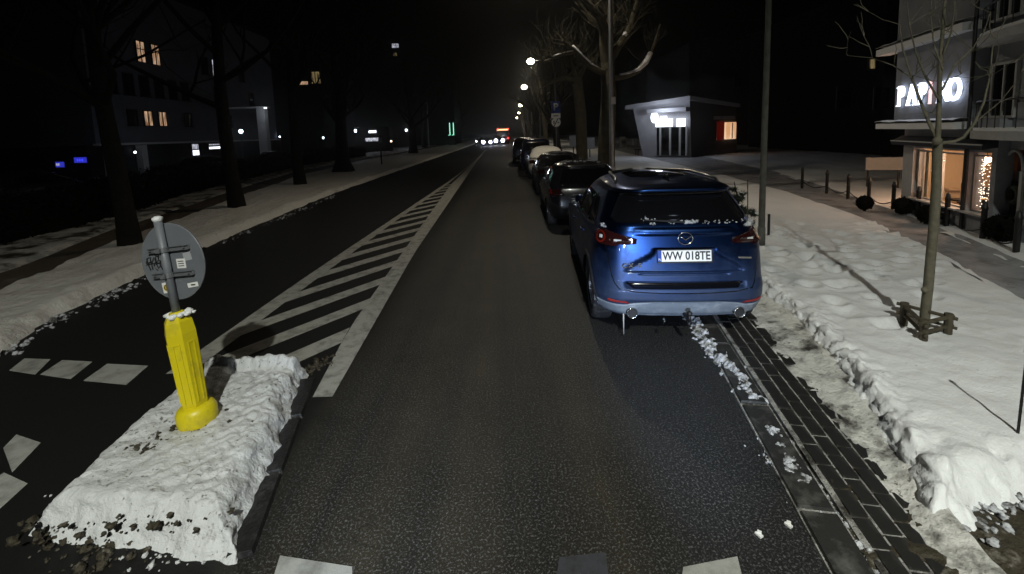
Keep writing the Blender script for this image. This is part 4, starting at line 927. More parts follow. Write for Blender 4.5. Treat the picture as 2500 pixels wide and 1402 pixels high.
# ---- poles on the right
pb = G(1858, 603, .15)
pole = empty('concrete_pole', pb, 0, 'slender pale concrete pole standing in the snow right of the blue SUV', 'pole')
M().tube([(0, 0, -.1), (0, 0, .5), (.004, 0, 1.6), (.02, 0, 3.6), (.03, 0, 6.2)], [.052, .050, .046, .042, .038], 14).build('shaft', 'concrete', pole, True)
M().lathe([(.06, .0), (.06, .30), (.052, .33)], 14, Matrix.Translation((0, 0, .02))).build('base_sleeve', 'concrete', pole, True)
p2 = G(1876, 582, .15); sp = empty('short_post', p2, 0, 'short black post close behind the pale concrete pole', 'post')
M().tube([(0, 0, -.1), (0, 0, .42)], .022, 10).build('post', 'black_metal', sp); M().lathe([(.026, .42), (.018, .44), (.001, .445)], 10, None, False).build('cap', 'black_metal', sp)
stk = G(2484, 1058, .18); st = empty('thin_stake', stk, 0, 'thin dark metal stake in the snow at the right edge', 'stake')
M().tube([(0, 0, -.1), (.015, 0, .55)], .008, 6).build('rod', 'black_metal', st); M().box((.015, 0, .55), (.02, .02, .03)).build('tip', 'black_metal', st)

# ---- street lamps: tapered pole, curved arm over the lane, flat head with a lens
def street_lamp(x, y, h, arm, label, power, far=False, lens_r=.4):
    o = empty('street_lamp', (x, y, 0), 0, label, 'street lamp', 'street lamps along the right side of the street')
    M().tube([(0, 0, 0), (0, 0, 1.2), (0, 0, h - .6), (-.08, 0, h - .25), (-.4, 0, h - .02), (-arm, 0, h + .14)], [.10, .085, .055, .05, .045, .035], 10).build('pole', 'pole_grey', o, True)
    M().lathe([(.12, 0), (.12, .9), (.095, .95)], 12, None).build('base', 'pole_grey', o)
    hx_ = -arm - .28
    M().hexa([(hx_ - .34, -.15, h + .05), (hx_ + .34, -.12, h + .07), (hx_ + .34, .12, h + .07), (hx_ - .34, .15, h + .05)], [(hx_ - .28, -.11, h + .17), (hx_ + .3, -.09, h + .19), (hx_ + .3, .09, h + .19), (hx_ - .28, .11, h + .17)]).build('head', 'pole_grey', o)
    M().blob((hx_ - .04, 0, h + .05), .15 if not far else lens_r, 0, 22, 16, 0, .5 if not far else .8).build('lens', 'lamp_glow' if not far else 'lamp_far', o, True)
    if power:
        l = light('lamp_light', 'SPOT', (x + hx_ - .04, y, h - .08 - (lens_r * .85 if far else 0)), power, ((.97, 1, .90) if y < 0 else (1, .88, .68)), (x + hx_ - .04, y, 0), .12, 156, .9); l.parent = o; l.location = (hx_ - .04, 0, h - .08 - (lens_r * .85 if far else 0)); l.rotation_euler = (0, 0, 0)
    return o
street_lamp(3.55, -6.5, 9.4, 2.6, 'tall street lamp standing behind the camera', 9800)
street_lamp(3.72, 15.2, 9.4, 2.0, 'nearest street lamp, its pole in front of the big bare tree', 1150)
pl_ = bpy.data.objects.new('number_tag', M().box((0, 0, 0), (.14, .02, .24)).mesh('number_tag')); COL.objects.link(pl_); pl_.data.materials.append(MT['trim']); pl_.parent = bpy.data.objects['street_lamp.001']; pl_.location = (.05, -.10, 3.15)
lamps_px = [(1296, 150, 44, 'second lit street lamp up the street'), (1280, 213, 70, 'third lit street lamp up the street'), (1271, 257, 96, 'fourth lit street lamp up the street'), (1267, 276, 124, 'fifth lit street lamp up the street'), (1262, 288, 152, 'sixth lit street lamp, nearly at the vanishing point')]
for px, py, Y, lab in lamps_px:
    p = at(px, py, Y); street_lamp(p.x + 2.3, Y, p.z - .05, 2.0, lab, 750 if Y < 100 else 450, far=True, lens_r={44: .36, 70: .44, 96: .40, 124: .30, 152: .30}[Y])
# faint lamp-like points on the far left
# ---- parking sign
pp = at(1358, 330, 26); ps = empty('parking_sign', (pp.x, 26, 0), 0, 'blue P parking sign with a white plate and round plate below on a thin pole', 'sign')
M().tube([(0, 0, 0), (0, 0, at(1358, 182, 26).z)], .03, 8).build('pole', 'pole_grey', ps)
def zf(py): return at(1358, py, 26).z
bl = M().box((0, -.04, (zf(248) + zf(276)) / 2), (.52, .02, zf(248) - zf(276))).build('sign_panel', 'sign_blue', ps)
text_obj('P', .56, 'sign_white', ps, Matrix.Translation((.0, -.056, (zf(248) + zf(276)) / 2)) @ Matrix.Rotation(R(90), 4, 'X'), 'sign_letter', extrude=.004, off=.015)
M().box((0, -.04, (zf(277) + zf(289)) / 2), (.52, .02, zf(277) - zf(289))).build('white_plate', 'sign_white', ps)
M().box((0, -.054, (zf(277) + zf(289)) / 2), (.3, .006, .07)).build('plate_print', 'grey_metal', ps)
cz = (zf(290) + zf(308)) / 2
M().lathe([(.26, 0), (.26, .02)], 24, Matrix.Translation((0, -.03, cz)) @ Matrix.Rotation(R(90), 4, 'X')).build('round_plate', 'sign_white', ps)
M().box((0, -.054, cz), (.05, .008, .50), Matrix.Rotation(R(28), 3, 'Y')).build('plate_bar', 'sign_black', ps)
M().box((-.12, -.054, cz), (.06, .008, .18)).build('plate_print', 'sign_black', ps); M().box((.13, -.054, cz - .02), (.09, .008, .07)).build('plate_print', 'sign_black', ps)

# ---- thin posts on the left verge
for (px, py, top), lab in zip(((932, 402, 335), (1124, 347, 318), (1048, 366, 250)), ('thin road sign post on the left verge between the trees', 'slim far post at the end of the left verge', 'tall pale pole far along the left verge')):
    b_ = G(px, py, .1); e_ = empty('verge_post', b_, 0, lab, 'post', 'posts along the left verge')
    h_ = at(px, top, b_.y).z - .1
    M().tube([(0, 0, -.1), (0, 0, h_)], .035 + .0006 * b_.y, 8).build('shaft', 'pole_grey' if top < 300 else 'black_metal', e_)
    M().box((0, -.05, h_ - .25), (.3, .02, .4)).build('small_plate', 'grey_metal', e_)

# ================================================================ trees
def twig(m, p, d, L_, r, depth, rg, n=5, up=.12, tips=None):
    pts = [p]; rad = [r]; seg = 4; q = p.copy(); dd = d.normalized()
    for i in range(seg):
        dd = (dd + Vector((rg.gauss(0, .20), rg.gauss(0, .20), rg.gauss(0, .14) + up))).normalized(); q = q + dd * (L_ / seg); pts.append(q.copy()); rad.append(r * (1 - .62 * (i + 1) / seg))
    m.tube(pts, rad, n if r > .02 else 4, False)
    if depth <= 0: return
    for k in range(rg.randint(2, 4)):
        i = rg.randint(1, seg); s_ = pts[i]
        side = Vector((rg.gauss(0, 1), rg.gauss(0, 1), rg.gauss(.25, .6))).normalized()
        twig(m, s_, (dd * .75 + side * .85), L_ * rg.uniform(.45, .72), max(.004, rad[i] * .62), depth - 1, rg, n, up, tips)
def bare_tree(name, label, base, tr, h, seed, group, mat='bark_dark', lean=0., depth=4, spread=.9, flare=1.35):
    rg = random.Random(seed); o = empty(name, base, 0, label, 'tree', group)
    pts = []; rad = []
    for i in range(9):
        t = i / 8; pts.append(Vector((lean * t * h * .5 + .06 * math.sin(t * 5 + seed), .05 * math.cos(t * 4 + seed), -.15 + t * h * .55))); rad.append(tr * (1 - .45 * t) * (1 + (flare - 1) * math.exp(-t * 14)))
    M().tube(pts, rad, 14, False).build('trunk', mat, o, True)
    m = M()
    for k in range(7):
        i = rg.randint(4, 8); a = k * 2.4 + rg.random(); d = Vector((math.cos(a) * spread, math.sin(a) * spread, rg.uniform(.5, 1.1)))
        twig(m, pts[i].copy(), d, h * rg.uniform(.28, .42), rad[i] * .55, depth - 1, rg)
    twig(m, pts[-1].copy(), Vector((lean, 0, 1)), h * .45, rad[-1] * .9, depth - 1, rg)
    m.build('crown', mat, o, True)
    return o
LG = 'bare trees along the left verge'
for i, (px, py, wpx, lab) in enumerate(((311, 597, 47, 'thick dark bare tree directly behind the round sign'), (577, 506, 38, 'bare tree with flared snowy roots, second from the left'), (735, 450, 28, 'bare slim tree, third along the left verge'), (841, 418, 36, 'bare tree with spread roots, fourth along the left verge'), (1010, 374, 22, 'fifth bare tree along the left verge, near the green neon'))):
    b_ = G(px, py, .12); bare_tree('street_tree', lab, b_, wpx / 2 * b_.y / FPX * .92, 11 + i % 3, 20 + i, LG, lean=-.02, depth=4 if i < 4 else 3, flare=1.25 if i != 3 else 1.8)
for i, (x, y) in enumerate(((-14, 80), (-12.5, 100), (-12, 125))):
    bare_tree('street_tree', ('distant bare tree at the end of the left verge', 'still more distant bare tree on the left', 'farthest bare tree on the left side')[i], (x, y, 0), .35, 12, 40 + i, LG, depth=3)

# big pollarded tree behind the lamp pole, limbs laid out as they grow
def limb(m, pxs, Y0, Y1, r0, r1, n=10):
    N = len(pxs); pts = [at(px, py, Y0 + (Y1 - Y0) * i / (N - 1)) for i, (px, py) in enumerate(pxs)]
    m.tube(pts, [r0 + (r1 - r0) * i / (N - 1) for i in range(N)], n, False); return pts
YT = 16.6; tb = at(1482, 420, YT)
bt = empty('big_tree', (0, 0, 0), 0, 'big pollarded bare tree with snow on its limbs behind the lamp pole', 'tree', 'bare trees along the right pavement')
tm = M(); tp = limb(tm, [(1481, 480), (1480, 400), (1481, 330), (1484, 280), (1486, 230), (1484, 180), (1483, 140)], YT, YT, .34, .23, 16); tm.build('trunk', 'bark', bt, True)
cm = M(); rg = random.Random(9); sn = M()
L1 = limb(cm, [(1480, 178), (1462, 174), (1440, 162), (1418, 140), (1398, 120), (1376, 100)], YT, YT - 1.2, .13, .05)
L1b = limb(cm, [(1402, 128), (1378, 132), (1348, 142), (1325, 152)], YT - .9, YT - 1.6, .07, .025)
limb(cm, [(1330, 150), (1305, 130), (1282, 112), (1279, 102)], YT - 1.5, YT - 1.9, .03, .012); limb(cm, [(1348, 128), (1322, 120), (1317, 104)], YT - 1.4, YT - 1.6, .025, .01); limb(cm, [(1380, 112), (1350, 104), (1341, 82)], YT - 1.2, YT - 1.4, .03, .01)
L2 = limb(cm, [(1490, 192), (1512, 189), (1535, 184), (1558, 175), (1576, 156), (1588, 134), (1600, 100), (1612, 60)], YT, YT + .6, .13, .035)
L3 = limb(cm, [(1486, 150), (1505, 118), (1525, 92), (1540, 62), (1548, 30), (1556, 4)], YT, YT + .4, .17, .08)
L4 = limb(cm, [(1484, 150), (1478, 110), (1476, 75), (1466, 45), (1446, 20), (1420, -6)], YT, YT - .8, .26, .09)
L5 = limb(cm, [(1484, 160), (1488, 100), (1492, 40), (1494, -40)], YT + .3, YT + .8, .20, .12)
for Lq, cnt, ln_ in ((L1, 22, 1.0), (L1b, 20, .9), (L2, 14, .9), (L3, 22, 1.5), (L4, 22, 1.5), (L5, 16, 1.5)):
    for _ in range(cnt):
        i = rg.randint(1, len(Lq) - 1); twig(cm, Lq[i].copy(), Vector((rg.gauss(0, 1), rg.gauss(0, 1), rg.uniform(.1, 1.2))), ln_ * rg.uniform(.5, 1), .014, 2, rg)
cm.build('crown', 'bark', bt, True)
def snow_on(Lq, i0, i1, r, up):
    pts = [Lq[i] + Vector((0, -.03, up)) for i in range(i0, i1 + 1)]; sn = M().tube(pts, [r * (.7 + .5 * rg.random()) for _ in pts], 8); sn.build('limb_snow', 'snow', bt, True)
snow_on(L1, 1, 4, .06, .085); snow_on(L2, 1, 5, .10, .06); snow_on(L1b, 0, 2, .03, .05)
M().blob(L3[2] + Vector((0, -.1, .1)), .09, 1, 8, 6, .4).build('limb_snow', 'snow', bt, True)
pass
b2 = empty('old_tree', (0, 0, 0), 0, 'old trunk just left of the big pollarded tree', 'tree', 'bare trees along the right pavement')
tm = M(); limb(tm, [(1422, 460), (1421, 380), (1419, 320), (1417, 270), (1411, 220), (1408, 185)], 24, 24, .32, .26, 14); tm.build('trunk', 'bark', b2, True)
cm = M()
for pxs in ([(1410, 190), (1400, 170), (1395, 150)], [(1410, 195), (1425, 165), (1440, 150)], [(1410, 200), (1380, 190), (1350, 200), (1322, 214)]):
    q = limb(cm, pxs, 24, 23.4, .2, .05)
    for _ in range(7): twig(cm, q[rg.randint(1, len(q) - 1)].copy(), Vector((rg.gauss(0, 1), rg.gauss(0, 1), .6)), 1.6, .03, 2, rg)
cm.build('crown', 'bark', b2, True)
for i, (x, y, hh) in enumerate(((4.6, 36, 9), (4.8, 47, 10), (4.9, 60, 10), (5.2, 78, 11), (5.2, 100, 11))):
    bare_tree('pavement_tree', ('bare tree behind the parking sign', 'bare tree past the parking sign, lit by the second lamp', 'bare tree beside the third street lamp', 'bare tree far along the right row', 'farthest bare tree of the right row')[i], (x, y, .1), .33, hh, 60 + i, 'bare trees along the right pavement', 'bark', -.12, 4 if i < 3 else 3)

# young tree on the right with its timber guard
yb = G(2258, 806, .16); Yt = yb.y
yt = empty('young_tree', (0, 0, 0), 0, 'slim young bare tree inside the timber guard on the snow', 'tree')
tm = M(); tp = limb(tm, [(2257, 815), (2258, 770), (2266, 700), (2273, 620), (2281, 540), (2286, 450), (2288, 380), (2289, 340)], Yt, Yt + .05, .040, .036, 12)
tm.blob(at(2258, 708, Yt - .03), .03, 4, 8, 6, .3); tm.blob(at(2288, 345, Yt), .036, 6, 10, 8, .2)
tm.build('trunk', 'bark_young', yt, True)
cm = M(); rg = random.Random(31)
def yl(pxs, dY, r0, r1, tw=6, L_=.5):
    q = limb(cm, pxs, Yt + .05, Yt + dY, r0 * .72, r1 * .6, 8)
    for _ in range(max(2, tw // 2)): twig(cm, q[rg.randint(1, len(q) - 1)].copy(), Vector((rg.gauss(0, 1), rg.gauss(0, .8), rg.uniform(.1, 1.0))), L_ * rg.uniform(.5, 1), .0035, 1, rg, 4)
yl([(2289, 350), (2292, 280), (2294, 200), (2298, 120), (2304, 40), (2312, -60)], .1, .031, .018, 8)
yl([(2290, 345), (2268, 300), (2248, 250), (2226, 190), (2204, 120), (2196, 60)], .4, .024, .008)
yl([(2294, 350), (2330, 346), (2352, 336), (2380, 300), (2402, 250), (2416, 190), (2424, 110)], -.15, .024, .007)
yl([(2296, 250), (2260, 190), (2236, 130), (2220, 60), (2214, 0)], -.2, .014, .005)
yl([(2226, 190), (2180, 160), (2130, 142), (2070, 136)], .5, .008, .003, 4)
yl([(2300, 220), (2330, 160), (2372, 120), (2402, 80), (2418, 30)], .3, .013, .005)
yl([(2302, 170), (2280, 110), (2272, 40), (2276, -30)], .25, .012, .005)
yl([(2304, 130), (2322, 80), (2330, 20), (2334, -40)], -.1, .012, .005)
yl([(2380, 300), (2440, 250), (2490, 190)], -.2, .009, .004, 4)
cm.build('crown', 'bark_young', yt, True)
gd = empty('tree_guard', (yb.x, yb.y, .15), 0, 'low triangular timber guard of stakes and rails round the young tree', 'tree guard')
tops = [at(2212, 748, Yt + .16), at(2254, 790, Yt - .22), at(2322, 778, Yt + .10)]
feet = [G(2206, 792, .16), G(2253, 838, .16), G(2313, 822, .16)]
org = Vector((yb.x, yb.y, .15))
corners = []
for f_ in feet:
    corners.append((f_ - org, Vector((f_.x - org.x, f_.y - org.y, .235))))
for a, b in corners:
    d_ = (b - a).normalized(); M().tube([a - d_ * .12, a, b], [.030, .032, .034], 8).build('stake', 'wood', gd)
for i in range(3):
    a, b = corners[i][1], corners[(i + 1) % 3][1]; dr = (b - a).normalized()
    for zz, rr in ((-.035, .019), (-.125, .016)):
        M().tube([a - dr * .06 + Vector((0, 0, zz)), b + dr * .06 + Vector((0, 0, zz + .008 * (i - 1)))], rr, 6).build('rail', 'wood', gd)

# small conifer by the blue car's shoulder
cb = Vector((at(1818, 560, 6.5).x, 6.5, .14)); cf = empty('conifer', (cb.x, cb.y, .12), 0, 'small dark conifer with snow specks beside the blue SUV', 'conifer')
M().tube([(0, 0, -.05), (0, 0, .5), (-.08, 0, .85), (-.17, 0, 1.25)], [.022, .018, .013, .006], 6).build('trunk', 'bark_dark', cf)
rg = random.Random(17); nm = M(); s2_ = M()
for k in range(34):
    px_, py_ = rg.choice([(1782, 462), (1795, 480), (1806, 478), (1790, 500), (1812, 505), (1826, 512), (1836, 525), (1818, 535), (1832, 545), (1808, 552), (1800, 525), (1838, 590), (1822, 575)])
    c = at(px_ + rg.gauss(0, 5), py_ + rg.gauss(0, 6), 6.5 + rg.gauss(0, .08)) - Vector((cb.x, cb.y, .12)); t = 0
    for _ in range(150):
        d = Vector((rg.gauss(0, 1), rg.gauss(0, 1), rg.gauss(.2, 1))).normalized(); l_ = rg.uniform(.035, .085); s_ = d.orthogonal().normalized() * .005
        p0 = c + d * .01; nm.add([p0 - s_, p0 + s_, p0 + d * l_], [(0, 1, 2)])
    if rg.random() < .45:
        for _ in range(4): s2_.blob(c + Vector((rg.gauss(0, .03), rg.gauss(0, .03), .03)), rg.uniform(.008, .02), rg.random() * 9, 6, 4, .6, .6)
nm.build('needles', 'needle', cf); s2_.build('snow_specks', 'snow', cf)
M().tube([(.03, -.05, 0), (.0, -.05, 1.28)], .008, 5).build('support_stick', 'wood', cf)

# fallen branch on the road beside the white car
fb = G(1283, 437); fe = empty('fallen_branch', fb, 0, 'dark fallen branch lying on the road beside the snow-covered car', 'branch')
rg = random.Random(6); q = M(); q.tube([(.55, -.3, .05), (.2, .0, .06), (-.1, .3, .08), (-.25, .7, .1)], [.03, .028, .02, .01], 6)
q.build('stem', 'bark_dark', fe); q = M()
for k in range(9): twig(q, Vector((rg.uniform(-.2, .3), rg.uniform(-.2, .6), .07)), Vector((rg.gauss(-.3, .8), rg.gauss(0, .8), .2)), rg.uniform(.3, .7), .012, 1, rg, 4, .02)
q.build('twigs', 'bark_dark', fe)

# hedges on the left
def hedge(label, Y0, Y1, h, dep, seed, fn=HG):
    rg = random.Random(seed); o = empty('hedge', (0, 0, 0), 0, label, 'hedge', 'dark hedges behind the left footpath')
    P = []
    for i in range(60):
        Y = Y0 + (Y1 - Y0) * i / 59; x = fn(Y); hh = h * (.86 + .22 * fbm(x, Y, .9))
        P.append([Vector((x - .0 + .16 * fbm(Y, k * .7, 2), Y, z)) if True else None for k, z in enumerate((0, hh * .35, hh * .7, hh * .92))] + [Vector((x - .25, Y, hh)), Vector((x - dep, Y, hh * 1.02)), Vector((x - dep - .2, Y, 0))])
    m = M().grid(P); m.f.append(tuple(range(7))); m.f.append(tuple(len(m.v) - 7 + k for k in range(7))); m.build('branch_mass', 'leaf', o, True)
    m = M()
    for _ in range(5200):
        Y = rg.uniform(Y0, Y1); x = fn(Y); hh = h * (.9 + .22 * fbm(x, Y, .9))
        if rg.random() < .6: c = Vector((x + rg.gauss(.03, .09), Y, rg.uniform(.02, hh)))
        else: c = Vector((x - rg.uniform(0, dep), Y, hh + rg.gauss(0, .07)))
        a = Vector((rg.gauss(0, 1), rg.gauss(0, 1), rg.gauss(0, 1))).normalized() * rg.uniform(.03, .07); b = a.orthogonal().normalized() * rg.uniform(.015, .04)
        m.add([c - a, c + b, c + a, c - b], [(0, 1, 2, 3)])
    m.build('leaves', 'leaf', o); return o
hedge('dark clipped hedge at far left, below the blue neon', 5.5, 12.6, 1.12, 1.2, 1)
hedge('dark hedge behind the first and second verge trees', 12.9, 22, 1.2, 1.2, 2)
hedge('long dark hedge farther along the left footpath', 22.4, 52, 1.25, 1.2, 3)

# ---- black bollards with a low chain along the right pavement
BX = [(1958, 458), (2018, 470), (2070, 484), (2120, 497), (2180, 512), (2240, 530), (2310, 555), (2398, 587), (2480, 620)]
BW = [G(a, b, .14) for a, b in BX]; labs = ['farthest black bollard at the end of the chain', 'second farthest black chain bollard', 'black chain bollard just left of the white board', 'black chain bollard below the white notice board', 'black chain bollard in front of the left round shrub', 'black chain bollard left of the young tree trunk', 'black chain bollard right of the young tree trunk', 'black chain bollard below the string-light window', 'nearest black chain bollard, by the shop door']
for i, b_ in enumerate(BW):
    o = empty('chain_bollard', b_, 0, labs[i], 'bollard', 'black chain bollards along the right pavement')
    M().lathe([(.040, -.1), (.040, .52), (.047, .53), (.047, .56), (.038, .58), (.030, .64), (.001, .66)], 12, None, False).build('post', 'black_metal', o, True)
    if i < len(BW) - 1:
        d = BW[i + 1] - b_; pts = [Vector((d.x * t, d.y * t, .20 + d.z * t - .13 * math.sin(math.pi * t))) for t in np.linspace(0, 1, 12)]
        M().tube(pts, .011, 5).build('chain', 'black_metal', o)
# round clipped shrubs in front of the shop
for (px, py, rr), lab in zip(((2112, 482, .15), (2205, 494, .17), (2268, 520, .17), (2444, 570, .21)), ('small dark round shrub left of the shop front', 'dark round shrub at the left corner of the shop front', 'dark round shrub beneath the shop window by the young tree', 'dark round shrub beside the shop door')):
    Y = G(px, py + 40, .14).y + .35; c = at(px, py, Y); o = empty('round_shrub', (c.x, c.y, .12), 0, lab, 'shrub', 'round shrubs before the shop front')
    rg = random.Random(int(px)); m = M()
    for _ in range(1100):
        d = Vector((rg.gauss(0, 1), rg.gauss(0, 1), rg.gauss(0, 1))).normalized(); p = Vector((0, 0, rr + .05)) + d * rr * rg.uniform(.86, 1.05); a = d.orthogonal().normalized() * rg.uniform(.02, .04); b = d.cross(a).normalized() * .02
        a = (a + d * rg.gauss(0, .02)); m.add([p - a, p + b, p + a, p - b], [(0, 1, 2, 3)])
    m.blob((0, 0, rr + .05), rr * .9, 1, 14, 10, .05); m.build('foliage', 'leaf', o)
    M().tube([(0, 0, -.05), (0, 0, .2)], .03, 7).build('stem', 'bark_dark', o)

# ================================================================ buildings
def pane_mat():
    m = bpy.data.materials.new('window_pane'); m.use_nodes = True; t = m.node_tree; t.nodes.clear()
    a = nd(t, 'ShaderNodeBsdfTransparent'); b = nd(t, 'ShaderNodeBsdfGlossy'); b.inputs['Roughness'].default_value = .03; x = nd(t, 'ShaderNodeMixShader'); x.inputs[0].default_value = .07; o = nd(t, 'ShaderNodeOutputMaterial')
    t.links.new(a.outputs[0], x.inputs[1]); t.links.new(b.outputs[0], x.inputs[2]); t.links.new(x.outputs[0], o.inputs[0]); return m
MT['pane'] = pane_mat()

# ---- the restaurant on the right
A0, B0 = G(2205, 522, .1), G(2425, 594, .1)
right = (B0 - A0).normalized(); into = Vector((-right.y, right.x, 0)); rz = math.atan2(right.y, right.x)
shop = empty('restaurant', A0, rz, 'pale corner restaurant with glowing white letters and a lit shop window', 'building')
def lc(px, py, yl=0.0):
    p = onplane(px, py, A0 + into * yl, into) - A0
    return p.dot(right), p.z
def xb(x0, x1, y0, y1, z0, z1, name, mat, par=shop, bev=0): return M().box(((x0 + x1) / 2, (y0 + y1) / 2, (z0 + z1) / 2), (x1 - x0, y1 - y0, z1 - z0)).build(name, mat, par)
zr = lc(2300, 502)[1]; zt = lc(2300, 372)[1]; zl0, zl1 = lc(2265, 338)[1], lc(2265, 300)[1]; zu = lc(2260, 108)[1]
X1 = lc(2424, 480)[0]; X0 = lc(2203, 420)[0]; xu1 = lc(2378, 200)[0]; xu0 = lc(2190, 200)[0]
w1 = (lc(2230, 430)[0], lc(2350, 430)[0]); w2 = (lc(2362, 440)[0], lc(2417, 440)[0]); TH = .22; ROOF = 8.5
xb(X0, X1 + .02, 0, TH, -.15, zr, 'stall_riser', 'plaster')
xb(X0, w1[0] - .05, 0, TH, zr + .002, zt + .05, 'pillar', 'trim'); xb(w1[1], w2[0], 0, TH, zr + .002, zt + .05, 'pillar', 'trim'); xb(w2[1], X1 + .02, 0, TH, zr + .002, zt + .05, 'pillar', 'plaster')
xb(X0, X1 + .02, 0, TH, zt + .052, zl1 + .05, 'lintel', 'plaster')
xb(xu0, xu1, -.02, 3, zl1 + .052, zu, 'upper_wall', 'plaster'); xb(xu0 - .06, xu1, -.01, 3, zu + .16, ROOF, 'upper_wall', 'plaster')
def ledge(x0, x1, z, t, dep, name='snowy_ledge'):
    m = M().hexa([(x0, -dep, z - t), (x1, -dep, z - t), (x1, .05, z - t), (x0, .05, z - t)], [(x0, -dep, z - .02), (x1, -dep, z - .02), (x1, .05, z), (x0, .05, z)]); o = m.build(name, 'snow', shop)
    P = [[Vector((x0 - .02 + (x1 - x0 + .04) * i / 30, -dep - .03 + (dep + .06) * j / 6, z - .015 + .07 * math.sin(math.pi * min(1, (j + .6) / 6)) ** .5 + .02 * fbm(i * .3, j * .4, 1))) for j in range(7)] for i in range(31)]
    M().grid(P).build('ledge_snow', 'snow', o, True)
ledge(lc(2146, 292, -.2)[0], xu1 + .02, zl1 + .02, .14, .26); ledge(lc(2142, 118, -.2)[0], xu1, zu + .15, .16, .22)
# awning
aw = M(); aw.add([(X0 - .05, -.01, zt + .30), (X1 + .05, -.01, zt + .30), (X1 + .05, -.22, zt + .19), (X0 - .05, -.22, zt + .19), (X1 + .05, -.22, zt + .11), (X0 - .05, -.22, zt + .11)], [(0, 1, 2, 3), (3, 2, 4, 5)]); aw.add([(X1 + .05, -.01, zt + .30), (X1 + .05, -.22, zt + .19), (X1 + .05, -.22, zt + .11), (X1 + .05, -.01, zt + .15)], [(0, 1, 2, 3)])
aw.build('awning', 'awning', shop)
M().tube([(X0 - .05, -.225, zt + .195), (X1 + .05, -.225, zt + .195)], .014, 6).build('awning_bar', 'trim', shop)
# windows
for (a, b), n_ in ((w1, 2), (w2, 1)):
    fr = M(); c = .028
    fr.box(((a + b) / 2, .10, zt - c / 2), (b - a, .06, c)); fr.box(((a + b) / 2, .10, zr + .02 + c / 2), (b - a, .06, c))
    for k in range(n_ + 1): fr.box((a + c / 2 + (b - a - c) * k / n_, .10, (zt + zr) / 2), (c, .058, zt - zr - c * 2.2))
    f_ = fr.build('window', 'trim', shop)
    for k in range(n_):
        q0, q1 = a + (b - a) * k / n_ + c, a + (b - a) * (k + 1) / n_ - c
        M().box(((q0 + q1) / 2, .10, (zt + zr) / 2), (q1 - q0, .008, zt - zr - c * 2.4)).build('pane', 'pane', f_)
    M().box(((a + b) / 2, -.03, zr + .006), (b - a + .04, .14, .03)).build('sill', 'trim', f_)
# interior room
RD = 2.3
xb(X0 + .02, X1, RD, RD + .1, -.1, zt + .3, 'room_wall', 'orange_wall'); xb(X0 - .1, X0, TH, RD, -.1, zt + .3, 'room_wall', 'cream'); xb(X1 + .0, X1 + .1, TH, RD, -.1, zt + .3, 'room_wall', 'orange_wall')
xb(X0, X1, TH, RD, -.12, -.02, 'room_floor', 'wood'); xb(X0, X1, TH, RD, zt + .30, zt + .36, 'room_ceiling', 'plaster_dark')
P = [[Vector((w1[0] + .02 + .10 * i / 20, .20 + .02 * math.sin(i * 1.6), z)) for z in (zr + .02, zt)] for i in range(21)]
M().grid(P).build('curtain', 'cream', shop, True)
def pendant(px, py, yl, r, lab, energy=22):
    x, z = lc(px, py, yl); p = A0 + right * x + into * yl; o = empty('pendant_lamp', (p.x, p.y, A0.z + z), rz, lab, 'lamp', 'pendant lamps in the restaurant')
    M().blob((0, 0, 0), r, 0, 12, 8, 0).build('globe', 'warm_glow', o, True); M().tube([(0, 0, r * .8), (0, 0, max(r + .02, zt + .30 - z))], .006, 5).build('cord', 'black_metal', o)
    l = light('pendant_light', 'POINT', (0, 0, 0), energy, (1, .62, .38), None, r); l.parent = o; l.location = (0, 0, -.02 - r * 1.2)
for a in ((2279, 379, .9, .07, 'round pendant lamp at the left in the restaurant window'), (2329, 371, 1.3, .035, 'left lamp of the small trio in the window middle'), (2338, 367, 1.6, .03, 'top lamp of the small trio in the window middle'), (2339, 381, 1.1, .035, 'lowest lamp of the small trio in the window middle'), (2377, 384, .6, .07, 'pendant lamp left in the string-light window'), (2396, 399, .5, .065, 'pendant lamp in the middle of the string-light window'), (2410, 390, .45, .065, 'pendant lamp right in the string-light window')): pendant(*a)
# string lights hanging in the right window and a few in the left
rg = random.Random(8)
for (a, b), n_, lab in ((w2, 190, 'curtain of tiny warm string lights in the right shop window'), ((w1[0] + .25, w1[0] + .55), 40, 'small cluster of string lights in the left shop window')):
    o = empty('string_lights', A0, rz, lab, 'string lights'); m = M(); wires = M()
    cols = [a + .03 + (b - a - .06) * i / 9 for i in range(10)]
    for _ in range(n_):
        x_ = (a + .05 if rg.random() < .3 else rg.choice(cols)) + rg.gauss(0, .006); z_ = zr + .05 + (zt - zr - .06) * (rg.random() if n_ > 100 else .55 + .45 * rg.random()); m.blob((x_, .19 + rg.gauss(0, .02), z_), .0085, 0, 5, 4, 0)
    for x_ in cols: wires.tube([(x_, .19, zr + .05), (x_, .19, zt - .01)], .0012, 4)
    m.build('bulbs', 'string_glow', o); wires.build('wires', 'black_metal', o)
o = empty('violet_light', A0, rz, 'small violet fairy light in the right shop window', 'light'); x, z = lc(2385, 406, .25); M().blob((x, .25, z), .018, 0, 8, 6, 0).build('bulb', 'twinkle', o); M().tube([(x, .25, z), (x, .25, zt)], .003, 4).build('wire', 'black_metal', o)
